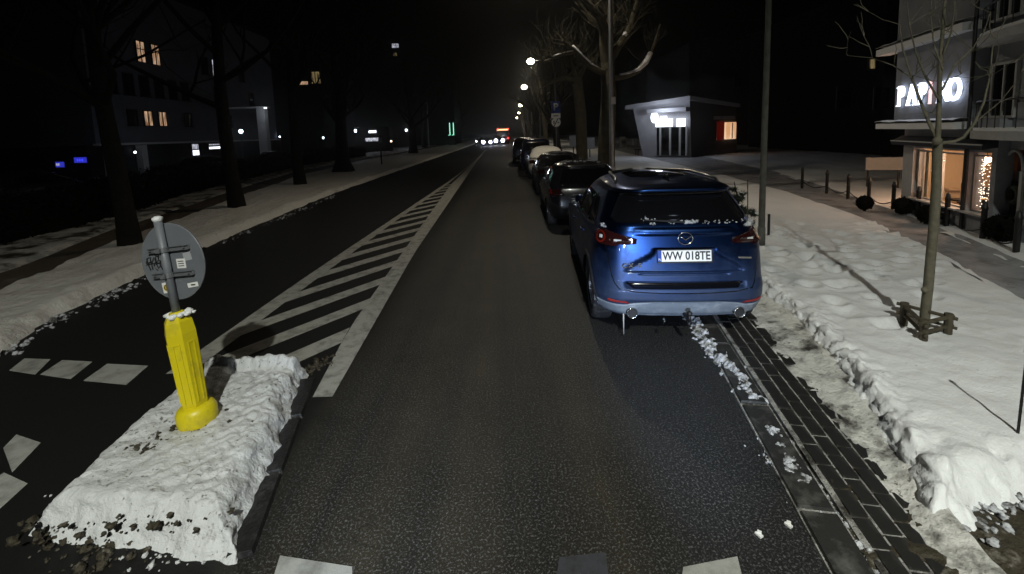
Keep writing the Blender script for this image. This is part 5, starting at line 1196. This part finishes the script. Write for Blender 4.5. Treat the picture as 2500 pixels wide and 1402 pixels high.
# tables and chairs inside
def table(px, yl, lab):
    x, _ = lc(px, 480, yl); p = A0 + right * x + into * yl; o = empty('cafe_table', (p.x, p.y, A0.z - .02), rz, lab, 'table', 'tables inside the restaurant')
    h = max(.35, zr + .16); M().box((0, 0, h), (.46, .46, .025)).build('table_top', 'cream', o); M().tube([(0, 0, 0), (0, 0, h)], .025, 8).build('leg', 'black_metal', o); M().lathe([(.16, 0), (.16, .02), (.03, .03)], 14).build('foot', 'black_metal', o)
def chair(px, yl, lab, tall=.30):
    x, _ = lc(px, 480, yl); p = A0 + right * x + into * yl; o = empty('cafe_chair', (p.x, p.y, A0.z - .02), rz + .3, lab, 'chair', 'chairs inside the restaurant'); h = max(.26, zr + .06)
    M().box((0, 0, h), (.30, .30, .03)).build('seat', 'black_plastic', o); M().box((0, .15, h + tall / 2 + .02), (.28, .025, tall)).build('backrest', 'black_plastic', o)
    for sx in (-1, 1):
        for sy in (-1, 1): M().tube([(sx * .13, sy * .13, 0), (sx * .12, sy * .12, h)], .012, 6).build('leg', 'black_plastic', o)
table(2262, .8, 'cafe table behind the left pane'); table(2330, 1.0, 'cafe table behind the middle pane'); table(2402, .7, 'cafe table in the string-light window')
chair(2288, .75, 'dark tall-backed chair behind the left pane', .62); chair(2345, .55, 'low dark chair behind the middle pane'); chair(2318, 1.35, 'dark chair at the back of the middle pane'); chair(2375, .5, 'dark chair in the string-light window')
# glowing letters: each one its own part
sgm = lambda x, z: Matrix.Translation((x, -.09, z)) @ Matrix.Rotation(R(90), 4, 'X')
zc = lc(2280, 228)[1]; xa, xz = lc(2203, 228)[0], lc(2356, 228)[0]; lh = lc(2280, 203)[1] - lc(2280, 254)[1]
cw = (xz - xa) / 6
for i, ch in enumerate('PAPINO'):
    mt = 'sign_red' if ch == 'I' else 'sign_glow'
    x_ = lc((2212, 2239, 2265, 2285, 2317, 2344)[i], 228)[0]
    o = text_obj(ch, lh * 1.46, mt, shop, sgm(x_, zc) @ Matrix.Scale(.80 if ch != 'I' else .42, 4, (1, 0, 0)), 'sign_letter', extrude=.02, off=.006)
    sf = M(); hz = lh * .48; bw = cw * .17; s_t = .022                                     # slab serifs
    feet_ = {'P': [(-.26, -hz), (-.26, hz)], 'A': [(-.36, -hz), (.36, -hz)], 'I': [(0, -hz), (0, hz)], 'N': [(-.32, -hz), (-.32, hz), (.32, hz)], 'O': []}[ch]
    for fx_, fz_ in feet_: sf.box((x_ + fx_ * cw, -.092, zc + fz_), (bw * (2.0 if ch != 'I' else .9), .036, s_t))
    if feet_: sf.build('serif', mt, o)
M().box(((xa + xz) / 2, -.045, zc), (xz - xa, .03, .03)).build('sign_rail', 'trim', shop)
# the wing to the right: door, fanlight, tall windows, rounded balconies
XR = X1 + 3.2; yb_ = .16
dx0, dx1 = lc(2446, 500, yb_)[0], lc(2492, 500, yb_)[0]; dzt = lc(2465, 418, yb_)[1]
xb(X1 + .022, dx0, yb_, yb_ + .2, -.15, zl1 + .3, 'wing_wall', 'plaster'); xb(dx1, XR, yb_, yb_ + .2, -.15, zl1 + .3, 'wing_wall', 'plaster'); xb(dx0 + .002, dx1 - .002, yb_, yb_ + .2, dzt + .35, zl1 + .3, 'wing_wall', 'plaster')
dr = xb(dx0 + .02, dx1 - .02, yb_ + .06, yb_ + .11, 0, dzt, 'door', 'door')
M().box(((dx0 + dx1) / 2, yb_ + .05, dzt * .62), ((dx1 - dx0) * .5, .02, dzt * .5)).build('pane', 'dark_glass', dr)
M().tube([Vector(((dx0 + dx1) / 2 + math.cos(a) * .10, yb_ + .02, dzt * .68 + math.sin(a) * .12)) for a in np.linspace(0, 2 * math.pi, 20)], .04, 7, False).build('wreath', 'needle', dr)
M().box((dx1 - .09, yb_ + .03, dzt * .45), (.02, .04, .12)).build('handle', 'chrome', dr)
for x_ in (dx0, dx1): xb(x_ - .03, x_ + .03, yb_ - .03, yb_ + .03, 0, dzt + .02, 'door_frame', 'trim')
fa = M(); n_ = 16; rw = (dx1 - dx0) / 2; cxx = (dx0 + dx1) / 2
fa.add([(cxx, yb_ + .04, dzt + .03)] + [(cxx + rw * math.cos(math.pi * i / n_), yb_ + .04, dzt + .03 + .30 * math.sin(math.pi * i / n_)) for i in range(n_ + 1)], [(0, i + 1, i + 2) for i in range(n_)]); fa.build('fanlight', 'pane', shop)
M().add([(dx0, yb_ + .12, dzt), (dx1, yb_ + .12, dzt), (dx1, yb_ + .12, dzt + .36), (dx0, yb_ + .12, dzt + .36)], [(0, 1, 2, 3)]).build('fanlight_back', 'dark_glass', shop)
M().tube([Vector((cxx + rw * math.cos(a), yb_ - .005, dzt + .03 + .31 * math.sin(a))) for a in np.linspace(0, math.pi, 17)], .022, 6).build('fanlight_frame', 'trim', shop)
xb(xu1 + .02, XR, yb_ + .02, yb_ + .3, zl1 + .305, ROOF, 'wing_upper_wall', 'plaster')
for zc_, zh_ in (((lc(2450, 285, yb_)[1] + lc(2450, 155, yb_)[1]) / 2, lc(2450, 155, yb_)[1] - lc(2450, 285, yb_)[1]), (lc(2450, 10, yb_)[1] + .3, 1.1)):
    a, b = lc(2424, 220, yb_)[0], lc(2482, 220, yb_)[0]
    f_ = M(); f_.box(((a + b) / 2, yb_ - .0, zc_), (.03, .05, zh_))
    for x_ in (a, b): f_.box((x_, yb_ - .0, zc_), (.04, .06, zh_ + .04))
    f_.box(((a + b) / 2, yb_, zc_ + zh_ / 2), (b - a, .058, .04)); f_.box(((a + b) / 2, yb_ - .02, zc_ - zh_ / 2), (b - a + .1, .1, .04)); fo = f_.build('window', 'trim', shop)
    for s_ in (0, 1): M().box((a + (b - a) * (.25 + .5 * s_), yb_ + .005, zc_), ((b - a) / 2 - .04, .02, zh_ - .03)).build('pane', 'dark_glass', fo)
for zb in (lc(2440, 318, yb_)[1], lc(2440, 92, yb_)[1]):
    x0_, x1_ = xu1 + .05, XR; cx_ = (x0_ + x1_) / 2; hw = (x1_ - x0_) / 2
    pg = [(cx_ + hw * math.cos(t), yb_ + .05 - .62 * abs(math.sin(t)) ** .7) for t in np.linspace(math.pi, 2 * math.pi, 24)]
    o = M().prism(pg, .13, Matrix.Translation((0, 0, zb - .13))).build('balcony', 'trim', shop)
    pg2 = [(cx_ + (x - cx_) * .98, yb_ + .05 + (y - yb_ - .05) * .97) for x, y in pg]; M().prism(pg2, .05, Matrix.Translation((0, 0, zb + .002))).build('balcony_snow', 'snow', o)
    M().tube([(x, y + .03, zb + .48) for x, y in pg2], .014, 6).build('railing', 'black_metal', o)
    for k in range(1, 23, 1): M().tube([(pg2[k][0], pg2[k][1] + .03, zb), (pg2[k][0], pg2[k][1] + .03, zb + .48)], .007, 4).build('baluster', 'black_metal', o)
M().tube([(xu1 + .01, -.04, -.1), (xu1 + .01, -.04, ROOF)], .03, 8).build('downpipe', 'black_metal', shop)
xb(X1 * .52, X1 * .52 + .10, -.012, .05, .10, .26, 'vent', 'black_metal')

# white notice board left of the restaurant
nb = G(2160, 490, .14); nbY = nb.y + 2.0; e = empty('notice_board', (at(2158, 400, nbY).x, nbY, .1), R(-20), 'blank pale notice board on two posts left of the restaurant', 'sign')
z_ = at(2158, 400, nbY).z - .1; wb = 70 * nbY / FPX * 1.05; M().box((0, 0, z_), (wb, .04, wb * .42)).build('board', 'trim', e); M().box((0, -.03, z_), (wb * .7, .006, .03)).build('faint_print', 'trim', e)
for sx in (-1, 1): M().tube([(sx * wb * .42, .03, 0), (sx * wb * .42, .03, z_ + .1)], .025, 6).build('post', 'black_metal', e)

# ---- dark houses with a few lit windows, right background
def house(name, label, x0, x1, y0, y1, h, wins, mat='plaster_dark', roof=2.2):
    o = empty(name, ((x0 + x1) / 2, (y0 + y1) / 2, 0), 0, label, 'building'); c = Vector(((x0 + x1) / 2, (y0 + y1) / 2, 0))
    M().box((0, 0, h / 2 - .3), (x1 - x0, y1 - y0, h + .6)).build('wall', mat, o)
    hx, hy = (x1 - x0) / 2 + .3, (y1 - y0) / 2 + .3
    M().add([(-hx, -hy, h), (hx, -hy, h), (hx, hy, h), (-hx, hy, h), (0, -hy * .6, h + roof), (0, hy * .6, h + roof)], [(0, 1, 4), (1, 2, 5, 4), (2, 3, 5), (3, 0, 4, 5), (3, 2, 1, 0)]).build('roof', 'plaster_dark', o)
    for (px, py, w_, hh, mt, face) in wins:
        if face == 'S': p = onplane(px, py, Vector((0, y0, 0)), Vector((0, 1, 0))) - c; q = (w_, .08, hh); off = Vector((0, -.02, 0))
        else: p = onplane(px, py, Vector((x0, 0, 0)), Vector((1, 0, 0))) - c; q = (.08, w_, hh); off = Vector((-.02, 0, 0))
        f_ = M().box(p + off, q).build('window', 'black_metal', o)
        q2 = (w_ - .14, .04, hh - .14) if face == 'S' else (.04, w_ - .14, hh - .14)
        M().box(p + off * 2.6 + off, q2).build('pane', mt, f_)
    return o
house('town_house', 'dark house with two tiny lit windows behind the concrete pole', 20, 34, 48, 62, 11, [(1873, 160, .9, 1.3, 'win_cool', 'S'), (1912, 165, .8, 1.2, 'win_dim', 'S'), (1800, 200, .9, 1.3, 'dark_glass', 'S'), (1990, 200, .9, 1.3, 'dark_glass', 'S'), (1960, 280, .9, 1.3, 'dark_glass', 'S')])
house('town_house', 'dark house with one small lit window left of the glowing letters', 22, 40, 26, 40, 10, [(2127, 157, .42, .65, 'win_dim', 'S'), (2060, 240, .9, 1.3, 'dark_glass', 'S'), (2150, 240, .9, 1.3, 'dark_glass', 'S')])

# ---- lit kiosk on the plaza
Yk = 31.0
def kp(px, py, Y): return at(px, py, Y)
a0, b0, c0 = kp(1572, 388, 32), kp(1688, 388, 30), kp(1800, 385, 32.5)
for q in (a0, b0, c0): q.z = -.1
a1, b1, c1 = kp(1545, 262, 32), kp(1684, 240, 30), kp(1797, 258, 32.5)
ki = empty('kiosk', (0, 0, 0), 0, 'small lit kiosk with slanting pale walls and two glowing white sign boxes', 'building')
back = Vector((1.5, 5, 0))
kw = M(); kw.add([a0, b0, b1, a1], [(0, 1, 2, 3)]); kw.add([a0 + back, a0, a1, a1 + back], [(0, 1, 2, 3)]); kw.build('front_wall', 'kiosk', ki)
kw = M(); kw.add([b0, c0, c1, b1], [(0, 1, 2, 3)]); kw.add([c0, c0 + back, c1 + back, c1], [(0, 1, 2, 3)]); kw.build('side_wall', 'kiosk_dark', ki)
nrm = Vector((b0.y - a0.y, a0.x - b0.x, 0)).normalized()
if nrm.y > 0: nrm = -nrm
def kl(px, py, off=.0): return onplane(px, py, (a0 + b0) / 2 + nrm * (.05 + off) + Vector((0, 0, 0)), nrm)
kdir = (b0 - a0).normalized(); kd3 = Vector((kdir.x, kdir.y, 0)).normalized(); krot = Matrix((kd3, -nrm, Vector((0, 0, 1)))).transposed()
kroof = M(); kroof.hexa([a1 + nrm * .35 + Vector((-.4, 0, -.15)), b1 + nrm * .3 + Vector((.1, 0, -.15)), c1 + Vector((.3, 0, -.12)), a1 + back], [a1 + nrm * .35 + Vector((-.4, 0, .12)), b1 + nrm * .3 + Vector((.1, 0, .15)), c1 + Vector((.3, 0, .12)), a1 + back + Vector((0, 0, .2))]); kroof.build('roof', 'kiosk', ki)
def kbox(px0, py0, px1, py1, mat, name, off=.3, t=.1, par=ki):
    p, q = kl(px0, py0, off), kl(px1, py1, off); c = (p + q) / 2; return M().box(c, ((q - p).dot(kd3), t, abs(p.z - q.z)), krot).build(name, mat, par)
kbox(1601, 291, 1642, 309, 'box_glow', 'sign_box'); kbox(1612, 284, 1628, 291, 'box_glow', 'sign_box', .3, .09); kbox(1652, 290, 1673, 309, 'box_glow', 'sign_box')
M().blob(kl(1598, 287, .5), .26, 0, 12, 10, 0, 1.5).build('wall_lamp', 'box_glow', ki, True)
kl_p = kl(1630, 262, .5); l = light('kiosk_light', 'POINT', kl_p + nrm * 1.3 + Vector((0, 0, -.2)), 95, (.80, .87, 1), None, .25)
kbox(1585, 268, 1680, 272, 'kiosk', 'canopy', .45, 1.0); 
for px in (1612, 1636, 1660, 1676): kbox(px - 2, 310, px + 2, 380, 'trim', 'mullion', .25, .08)
kbox(1604, 312, 1676, 380, 'dark_glass', 'glazing', .16, .04)
sn2 = (c0 - b0); snr = Vector((sn2.y, -sn2.x, 0)).normalized()
if snr.y > 0: snr = -snr
def kl2(px, py): return onplane(px, py, b0 + snr * .1, snr)
def kbox2(px0, py0, px1, py1, mat, name):
    p, q = kl2(px0, py0), kl2(px1, py1); d = Vector((sn2.x, sn2.y, 0)).normalized(); rt = Matrix((d, -snr, Vector((0, 0, 1)))).transposed()
    return M().box((p + q) / 2, ((q - p).dot(d), .12, abs(p.z - q.z)), rt).build(name, mat, ki)
kbox2(1767, 299, 1795, 339, 'win_amber', 'window'); kbox2(1752, 297, 1766, 342, pmat('red_panel', (.20, .012, .008), .6, emis=(.5, .02, .01), estr=.08), 'red_panel'); kbox2(1744, 284, 1792, 291, 'kiosk', 'name_strip'); kbox2(1785, 300, 1788, 338, 'black_metal', 'mullion')
# things on the plaza
sb_ = G(1520, 362, .12); o = empty('sandwich_board', sb_, R(8), 'white sandwich board standing near the kiosk', 'sign'); hh = 28 * sb_.y / FPX
for s_ in (-1, 1):
    M().box((0, s_ * .16, hh / 2), (hh * .55, .03, hh), Matrix.Rotation(R(s_ * 12), 3, 'X')).build('panel', 'trim', o)
M().box((0, -.24, hh * .55), (hh * .36, .02, hh * .3), Matrix.Rotation(R(-12), 3, 'X')).build('print', 'grey_metal', o)
for i, (px, py) in enumerate(((1568, 378), (1590, 372))):
    b_ = G(px, py, .12); o = empty('plaza_bench', b_, R(20), ('low bench nearest the camera on the kiosk plaza', 'low bench just before the kiosk wall')[i], 'bench', 'benches on the kiosk plaza')
    M().box((0, 0, .42), (1.3, .4, .06)).build('seat', 'black_metal', o)
    for sx in (-.5, .5):
        for sy in (-.15, .15): M().tube([(sx, sy, 0), (sx, sy, .42)], .03, 6).build('leg', 'black_metal', o)
b_ = G(1626, 376, .12); o = empty('litter_bin', b_, R(10), 'square black litter bin in front of the kiosk', 'bin'); M().box((0, 0, .45), (.52, .5, .9)).build('body', 'black_metal', o); M().box((0, 0, .93), (.58, .56, .06)).build('lid', 'black_metal', o)
b_ = G(1574, 362, .12); o = empty('potted_shrub', b_, 0, 'dark bushy shrub against the kiosk wall', 'shrub'); m = M(); rg = random.Random(5)
for _ in range(500):
    d = Vector((rg.gauss(0, 1), rg.gauss(0, 1), rg.gauss(0, 1))).normalized(); p = Vector((0, 0, .8)) + Vector((d.x * .5, d.y * .5, d.z * .7)) * rg.uniform(.3, 1.1); a = Vector((rg.gauss(0, 1), rg.gauss(0, 1), rg.gauss(0, 1))).normalized() * .09; b = a.orthogonal().normalized() * .05; m.add([p - a, p + b, p + a, p - b], [(0, 1, 2, 3)])
m.build('foliage', 'leaf', o); M().lathe([(.25, 0), (.3, .35), (.27, .35)], 12).build('pot', 'black_plastic', o)
for i, px in enumerate((1541, 1549, 1556, 1563)):
    b_ = G(px, 357, .12); o = empty('plaza_post', b_, 0, ('leftmost slim pale post before the kiosk', 'second slim pale post from the left before the kiosk', 'third slim pale post from the left before the kiosk', 'rightmost slim pale post before the kiosk')[i], 'post', 'slim pale posts before the kiosk'); M().tube([(0, 0, 0), (0, 0, .95)], .045, 8).build('shaft', 'trim', o); M().blob((0, 0, .97), .05, 0, 8, 6, 0).build('cap', 'trim', o)
for i, (px, py, w_) in enumerate(((1440, 350, .7), (1400, 345, .6))):
    Y = 33; p = at(px, py, Y); o = empty('info_board', (p.x, Y, 0), 0, ('pale board between the two big trunks', 'pale board above the white car, left of the old trunk')[i], 'sign'); M().box((0, 0, p.z), (w_, .05, .85)).build('board', 'trim', o); M().tube([(0, .05, 0), (0, .05, p.z)], .04, 6).build('post', 'black_metal', o)

# ---- apartment house on the left
XL = -30.0; lb = empty('apartment_house', (XL, 44, 0), 0, 'pale apartment house with a few lit windows behind the left trees', 'building')
def lw(px, py): p = onplane(px, py, Vector((XL, 0, 0)), Vector((1, 0, 0))); return p.y, p.z
y0, y1 = 33.2, 60.0; zb_ = 2.35; ztp = 15.5
M().box((-5, (y0 + y1) / 2 - 44, (zb_ + ztp) / 2), (10, y1 - y0, ztp - zb_)).build('wall', 'plaster_left', lb)
M().box((-5.6, (y0 + y1) / 2 - 44, zb_ / 2 - .3), (9.6, y1 - y0, zb_ + .6)).build('shop_base', 'plaster_dark', lb)
M().box((.15, (y0 + y1) / 2 - 44, zb_ + .02), (.5, y1 - y0 + .3, .16)).build('string_course', 'trim', lb)
M().add([(.6, y0 - 44.6, ztp), (.6, y1 - 43.4, ztp), (-10.6, y1 - 43.4, ztp), (-10.6, y0 - 44.6, ztp), (-5, y0 - 42, ztp + 3), (-5, y1 - 46, ztp + 3)], [(0, 1, 5, 4), (1, 2, 5), (2, 3, 4, 5), (3, 0, 4), (3, 2, 1, 0)]).build('roof', 'plaster_dark', lb)
zrow = [lw(380, 290)[1], lw(380, 215)[1], lw(380, 135)[1], lw(380, 62)[1]]
lit = {(0, 0): 'win_warm', (1, 0): 'win_warm', (0, 2): 'win_warm', (1, 2): 'win_warm', (6, 2): 'win_cool'}
cols_ = [lw(361, 290)[0], lw(396, 290)[0]]; dcol = cols_[1] - cols_[0]
for ci in range(-2, 12):
    for ri in range(4):
        yc = cols_[0] + dcol * ci; hh = (1.25, 1.7, 1.75, 1.5)[ri]; ww = .92
        if not (y0 + .7 < yc < y1 - .7) or ri == 3: continue
        if (ci, ri) not in lit and (ri != 1 or ci > 3) and (ci * 7 + ri * 3) % 4 != 1: continue
        zc_ = zrow[ri]; mt = lit.get((ci, ri), 'dark_glass'); f_ = M()
        for s_ in (-1, 1): f_.box((.03, yc - 44 + s_ * ww / 2, zc_), (.12, .09, hh + .09))
        f_.box((.03, yc - 44, zc_ + hh / 2), (.118, ww, .09)); f_.box((.08, yc - 44, zc_ - hh / 2 - .02), (.24, ww + .2, .07)); f_.box((.03, yc - 44, zc_), (.10, .08, hh))
        if ri >= 1: f_.box((.035, yc - 44, zc_ + hh * .12), (.10, ww, .06))
        fo = f_.build('window', 'black_metal' if mt != 'dark_glass' else 'plaster_dark', lb)
        M().box((.02, yc - 44, zc_), (.04, ww - .02, hh - .02)).build('pane', mt, fo)
# ground floor: piers, lit shop door and panels
for px in (262, 342): yy, _ = lw(px, 380); M().box((.18, yy - 44, 1.1), (.5, .55, 2.3)).build('pier', 'trim', lb)
yy, zz = lw(471, 366); dr = M().box((.2, yy - 44, zz), (.12, 1.0, 1.25)).build('lit_door', 'black_metal', lb)
for sy in (-1, 1):
    for sz in (-1, 1): M().box((.28, yy - 44 + sy * .23, zz + sz * .29), (.04, .38, .48)).build('pane', 'win_cool' if sz > 0 else 'white_small_dim' if False else 'box_dim', dr) if 'box_dim' in MT else M().box((.28, yy - 44 + sy * .23, zz + sz * .29), (.04, .38, .48)).build('pane', 'win_cool', dr)
yy, zz = lw(517, 357); sg_ = M().box((.3, yy - 44, zz), (.15, 2.2, .7)).build('shop_sign', 'awning', lb); M().box((.4, yy - 44, zz - .18), (.05, 2.0, .2)).build('sign_light', 'box_glow', sg_); M().box((.4, yy - 44, zz + .15), (.05, 1.9, .12)).build('sign_light', 'win_cool', sg_)
# portal with a white column
Yp = 42; pt = empty('white_portal', (at(645, 330, Yp).x, Yp, 0), 0, 'white column and thin canopy of a portal behind the left trees', 'column'); zt_ = at(645, 264, Yp).z
M().box((0, 0, zt_ / 2 - .1), (.75, .6, zt_ + .2)).build('column', 'trim', pt); M().box((-1.2, 0, zt_ + .06), (3.6, .8, .12)).build('canopy', 'trim', pt)
M().lathe([(.10, 0), (.10, .06), (.001, .07)], 12, Matrix.Translation((1.0, -1.3, zt_ - .12))).build('added_lamp', 'white_small', pt); M().tube([(1.0, -1.3, zt_ - .06), (.2, -.3, zt_ + .02)], .02, 5).build('added_lamp_bracket', 'black_metal', pt)  # unseen lamp and bracket, added to carry the light on the column
l = light('portal_fill', 'POINT', (0, 0, 0), 20, (.8, .88, 1), None, .12); l.parent = pt; l.location = (1.0, -1.3, zt_ - .28)  # added light with no known source, brightens the white column

# small lamps glowing on the left side
def globe_lamp(px, py, Y, r, mat, lab, energy=0, col=(.8, .88, 1)):
    p = at(px, py, Y); o = empty('globe_lamp', (p.x, Y, 0), 0, lab, 'lamp', 'small white lamps on the left side'); M().tube([(0, 0, 0), (0, 0, p.z - r)], .04, 6).build('post', 'black_metal', o); M().blob((0, 0, p.z), r, 0, 10, 8, 0).build('globe', mat, o, True)
    if energy: l = light('globe_light', 'POINT', (0, 0, 0), energy, col, None, r); l.parent = o; l.location = (0, 0, p.z + r + .05)
globe_lamp(588, 321, 36, .15, 'white_small', 'bright white lamp beside the portal, left of the second tree gap', 30)
globe_lamp(868, 320, 60, .17, 'white_small', 'white lamp right of the fourth verge tree', 60)
globe_lamp(992, 318, 80, .19, 'white_small', 'white lamp near the fifth verge tree', 60)
globe_lamp(789, 337, 60, .12, 'white_small', 'small low white lamp between the third and fourth trees', 0)
globe_lamp(683, 334, 60, .09, 'white_small', 'faint white lamp between the second and third trees', 0)
globe_lamp(955, 345, 62, .11, 'warm_glow', 'small warm low lamp right of the lit shop window', 0)
globe_lamp(330, 372, 31, .07, 'white_small', 'small wall-height lamp by the pale piers', 30)
# lit shop window, green neon corner, blue neon, high lit window
p = at(908, 326, 66); o = empty('lit_shop', (p.x, 66, 0), 0, 'small distant shop with a glowing bluish window', 'building'); M().box((0, 1, 1.6), (5, 2, 4.2)).build('wall', 'plaster_dark', o); M().box((.1, -.03, p.z + .25), (1.1, .06, .35)).build('sign_light', 'box_glow', o); M().box((0, -.03, p.z - .9), (2.0, .06, .5)).build('window', 'win_cool', o)
p = at(1103, 330, 92); o = empty('green_neon', (p.x, 92, 0), 0, 'two upright green neon tubes at a far corner', 'neon sign'); zt_ = at(1103, 300, 92).z
for dx, b_ in ((-.35, p.z), (.4, p.z)): M().tube([(dx, 0, zt_), (dx, 0, b_), (dx - .35, 0, b_)], .09, 6).build('tube', 'green_glow', o)
M().box((0, .3, zt_ / 2), (1.6, .3, zt_ + .6)).build('backing', 'plaster_dark', o)
for i, (px, py, w_, lab) in enumerate(((147, 402, 1.0, 'left of the two blue neon signs'), (197, 391, 1.4, 'right of the two blue neon signs'))):
    Y = 30; p = at(px, py, Y); o = empty('blue_neon', (p.x, Y, 0), R(-20), lab, 'neon sign'); M().box((0, .05, p.z), (w_, .1, .48)).build('panel', 'awning', o); M().box((0, -.02, p.z), (w_ - .08, .03, .36)).build('glow_panel', pmat('blue_panel', (.01, .01, .05), .5, emis=(.05, .06, .9), estr=.5), o)
    for k in range(3 if i else 2): M().box((-.25 + .25 * k, -.05, p.z), (.13, .02, .16)).build('glow_mark', 'blue_glow' if i else 'win_cool', o)
    M().box((0, .12, p.z / 2 - .1), (w_ + .4, .06, p.z + .9)).build('wall_slab', 'plaster_dark', o)
house('left_house', 'dark house at far left with dim speckled windows', -62, -36, 44, 60, 12, [(150, 302, 1.2, 1.8, 'win_dim', 'S'), (160, 285, .6, .8, 'win_dim', 'S'), (200, 300, 1.0, 2.2, 'win_dim', 'S'), (90, 300, 1.2, 1.6, 'dark_glass', 'S')])
house('left_house', 'dark distant house with a bright window above the street', -24, -10, 96, 112, 22, [(965, 112, 1.5, 1.0, 'win_cool', 'S'), (965, 133, .9, .8, 'win_dim', 'S'), (905, 112, 1.4, 1.2, 'dark_glass', 'S')])
house('left_house', 'dark house between the third and fourth verge trees with amber windows', -40, -26, 66, 80, 15, [(742, 203, 1.3, .6, 'win_warm', 'S'), (772, 190, 1.4, 1.8, 'win_dim', 'S'), (700, 200, 1.3, 1.8, 'dark_glass', 'S')])

for i, (px, py, lab) in enumerate(((1925, 1284, 'small white scrap of litter on the asphalt near the kerb'), (1853, 1308, 'second tiny pale scrap on the asphalt'))):
    g_ = G(px, py); M_ = M().box((0, 0, .006), (.022, .035, .01), Matrix.Rotation(.4, 3, 'Z')); M_.box((.008, .01, .012), (.016, .02, .006), Matrix.Rotation(1, 3, 'Z')); o = M_.build('litter', 'sign_white'); o.location = g_; tag(o, lab, 'litter')

# ---- the damp night air that glows round the lamps
hz = M().box((-5, 75, 12.5), (150, 190, 27)).build('haze', 'asphalt'); tag(hz, 'thin damp night haze filling the street', 'haze', None, 'stuff')
hm = bpy.data.materials.new('damp_air'); hm.use_nodes = True; ht = hm.node_tree; ht.nodes.clear()
pv = ht.nodes.new('ShaderNodeVolumePrincipled'); pv.inputs['Color'].default_value = (.9, .9, .9, 1); pv.inputs['Density'].default_value = .0014; pv.inputs['Anisotropy'].default_value = .88
ho = ht.nodes.new('ShaderNodeOutputMaterial'); ht.links.new(pv.outputs[0], ho.inputs['Volume']); hz.data.materials.clear(); hz.data.materials.append(hm)
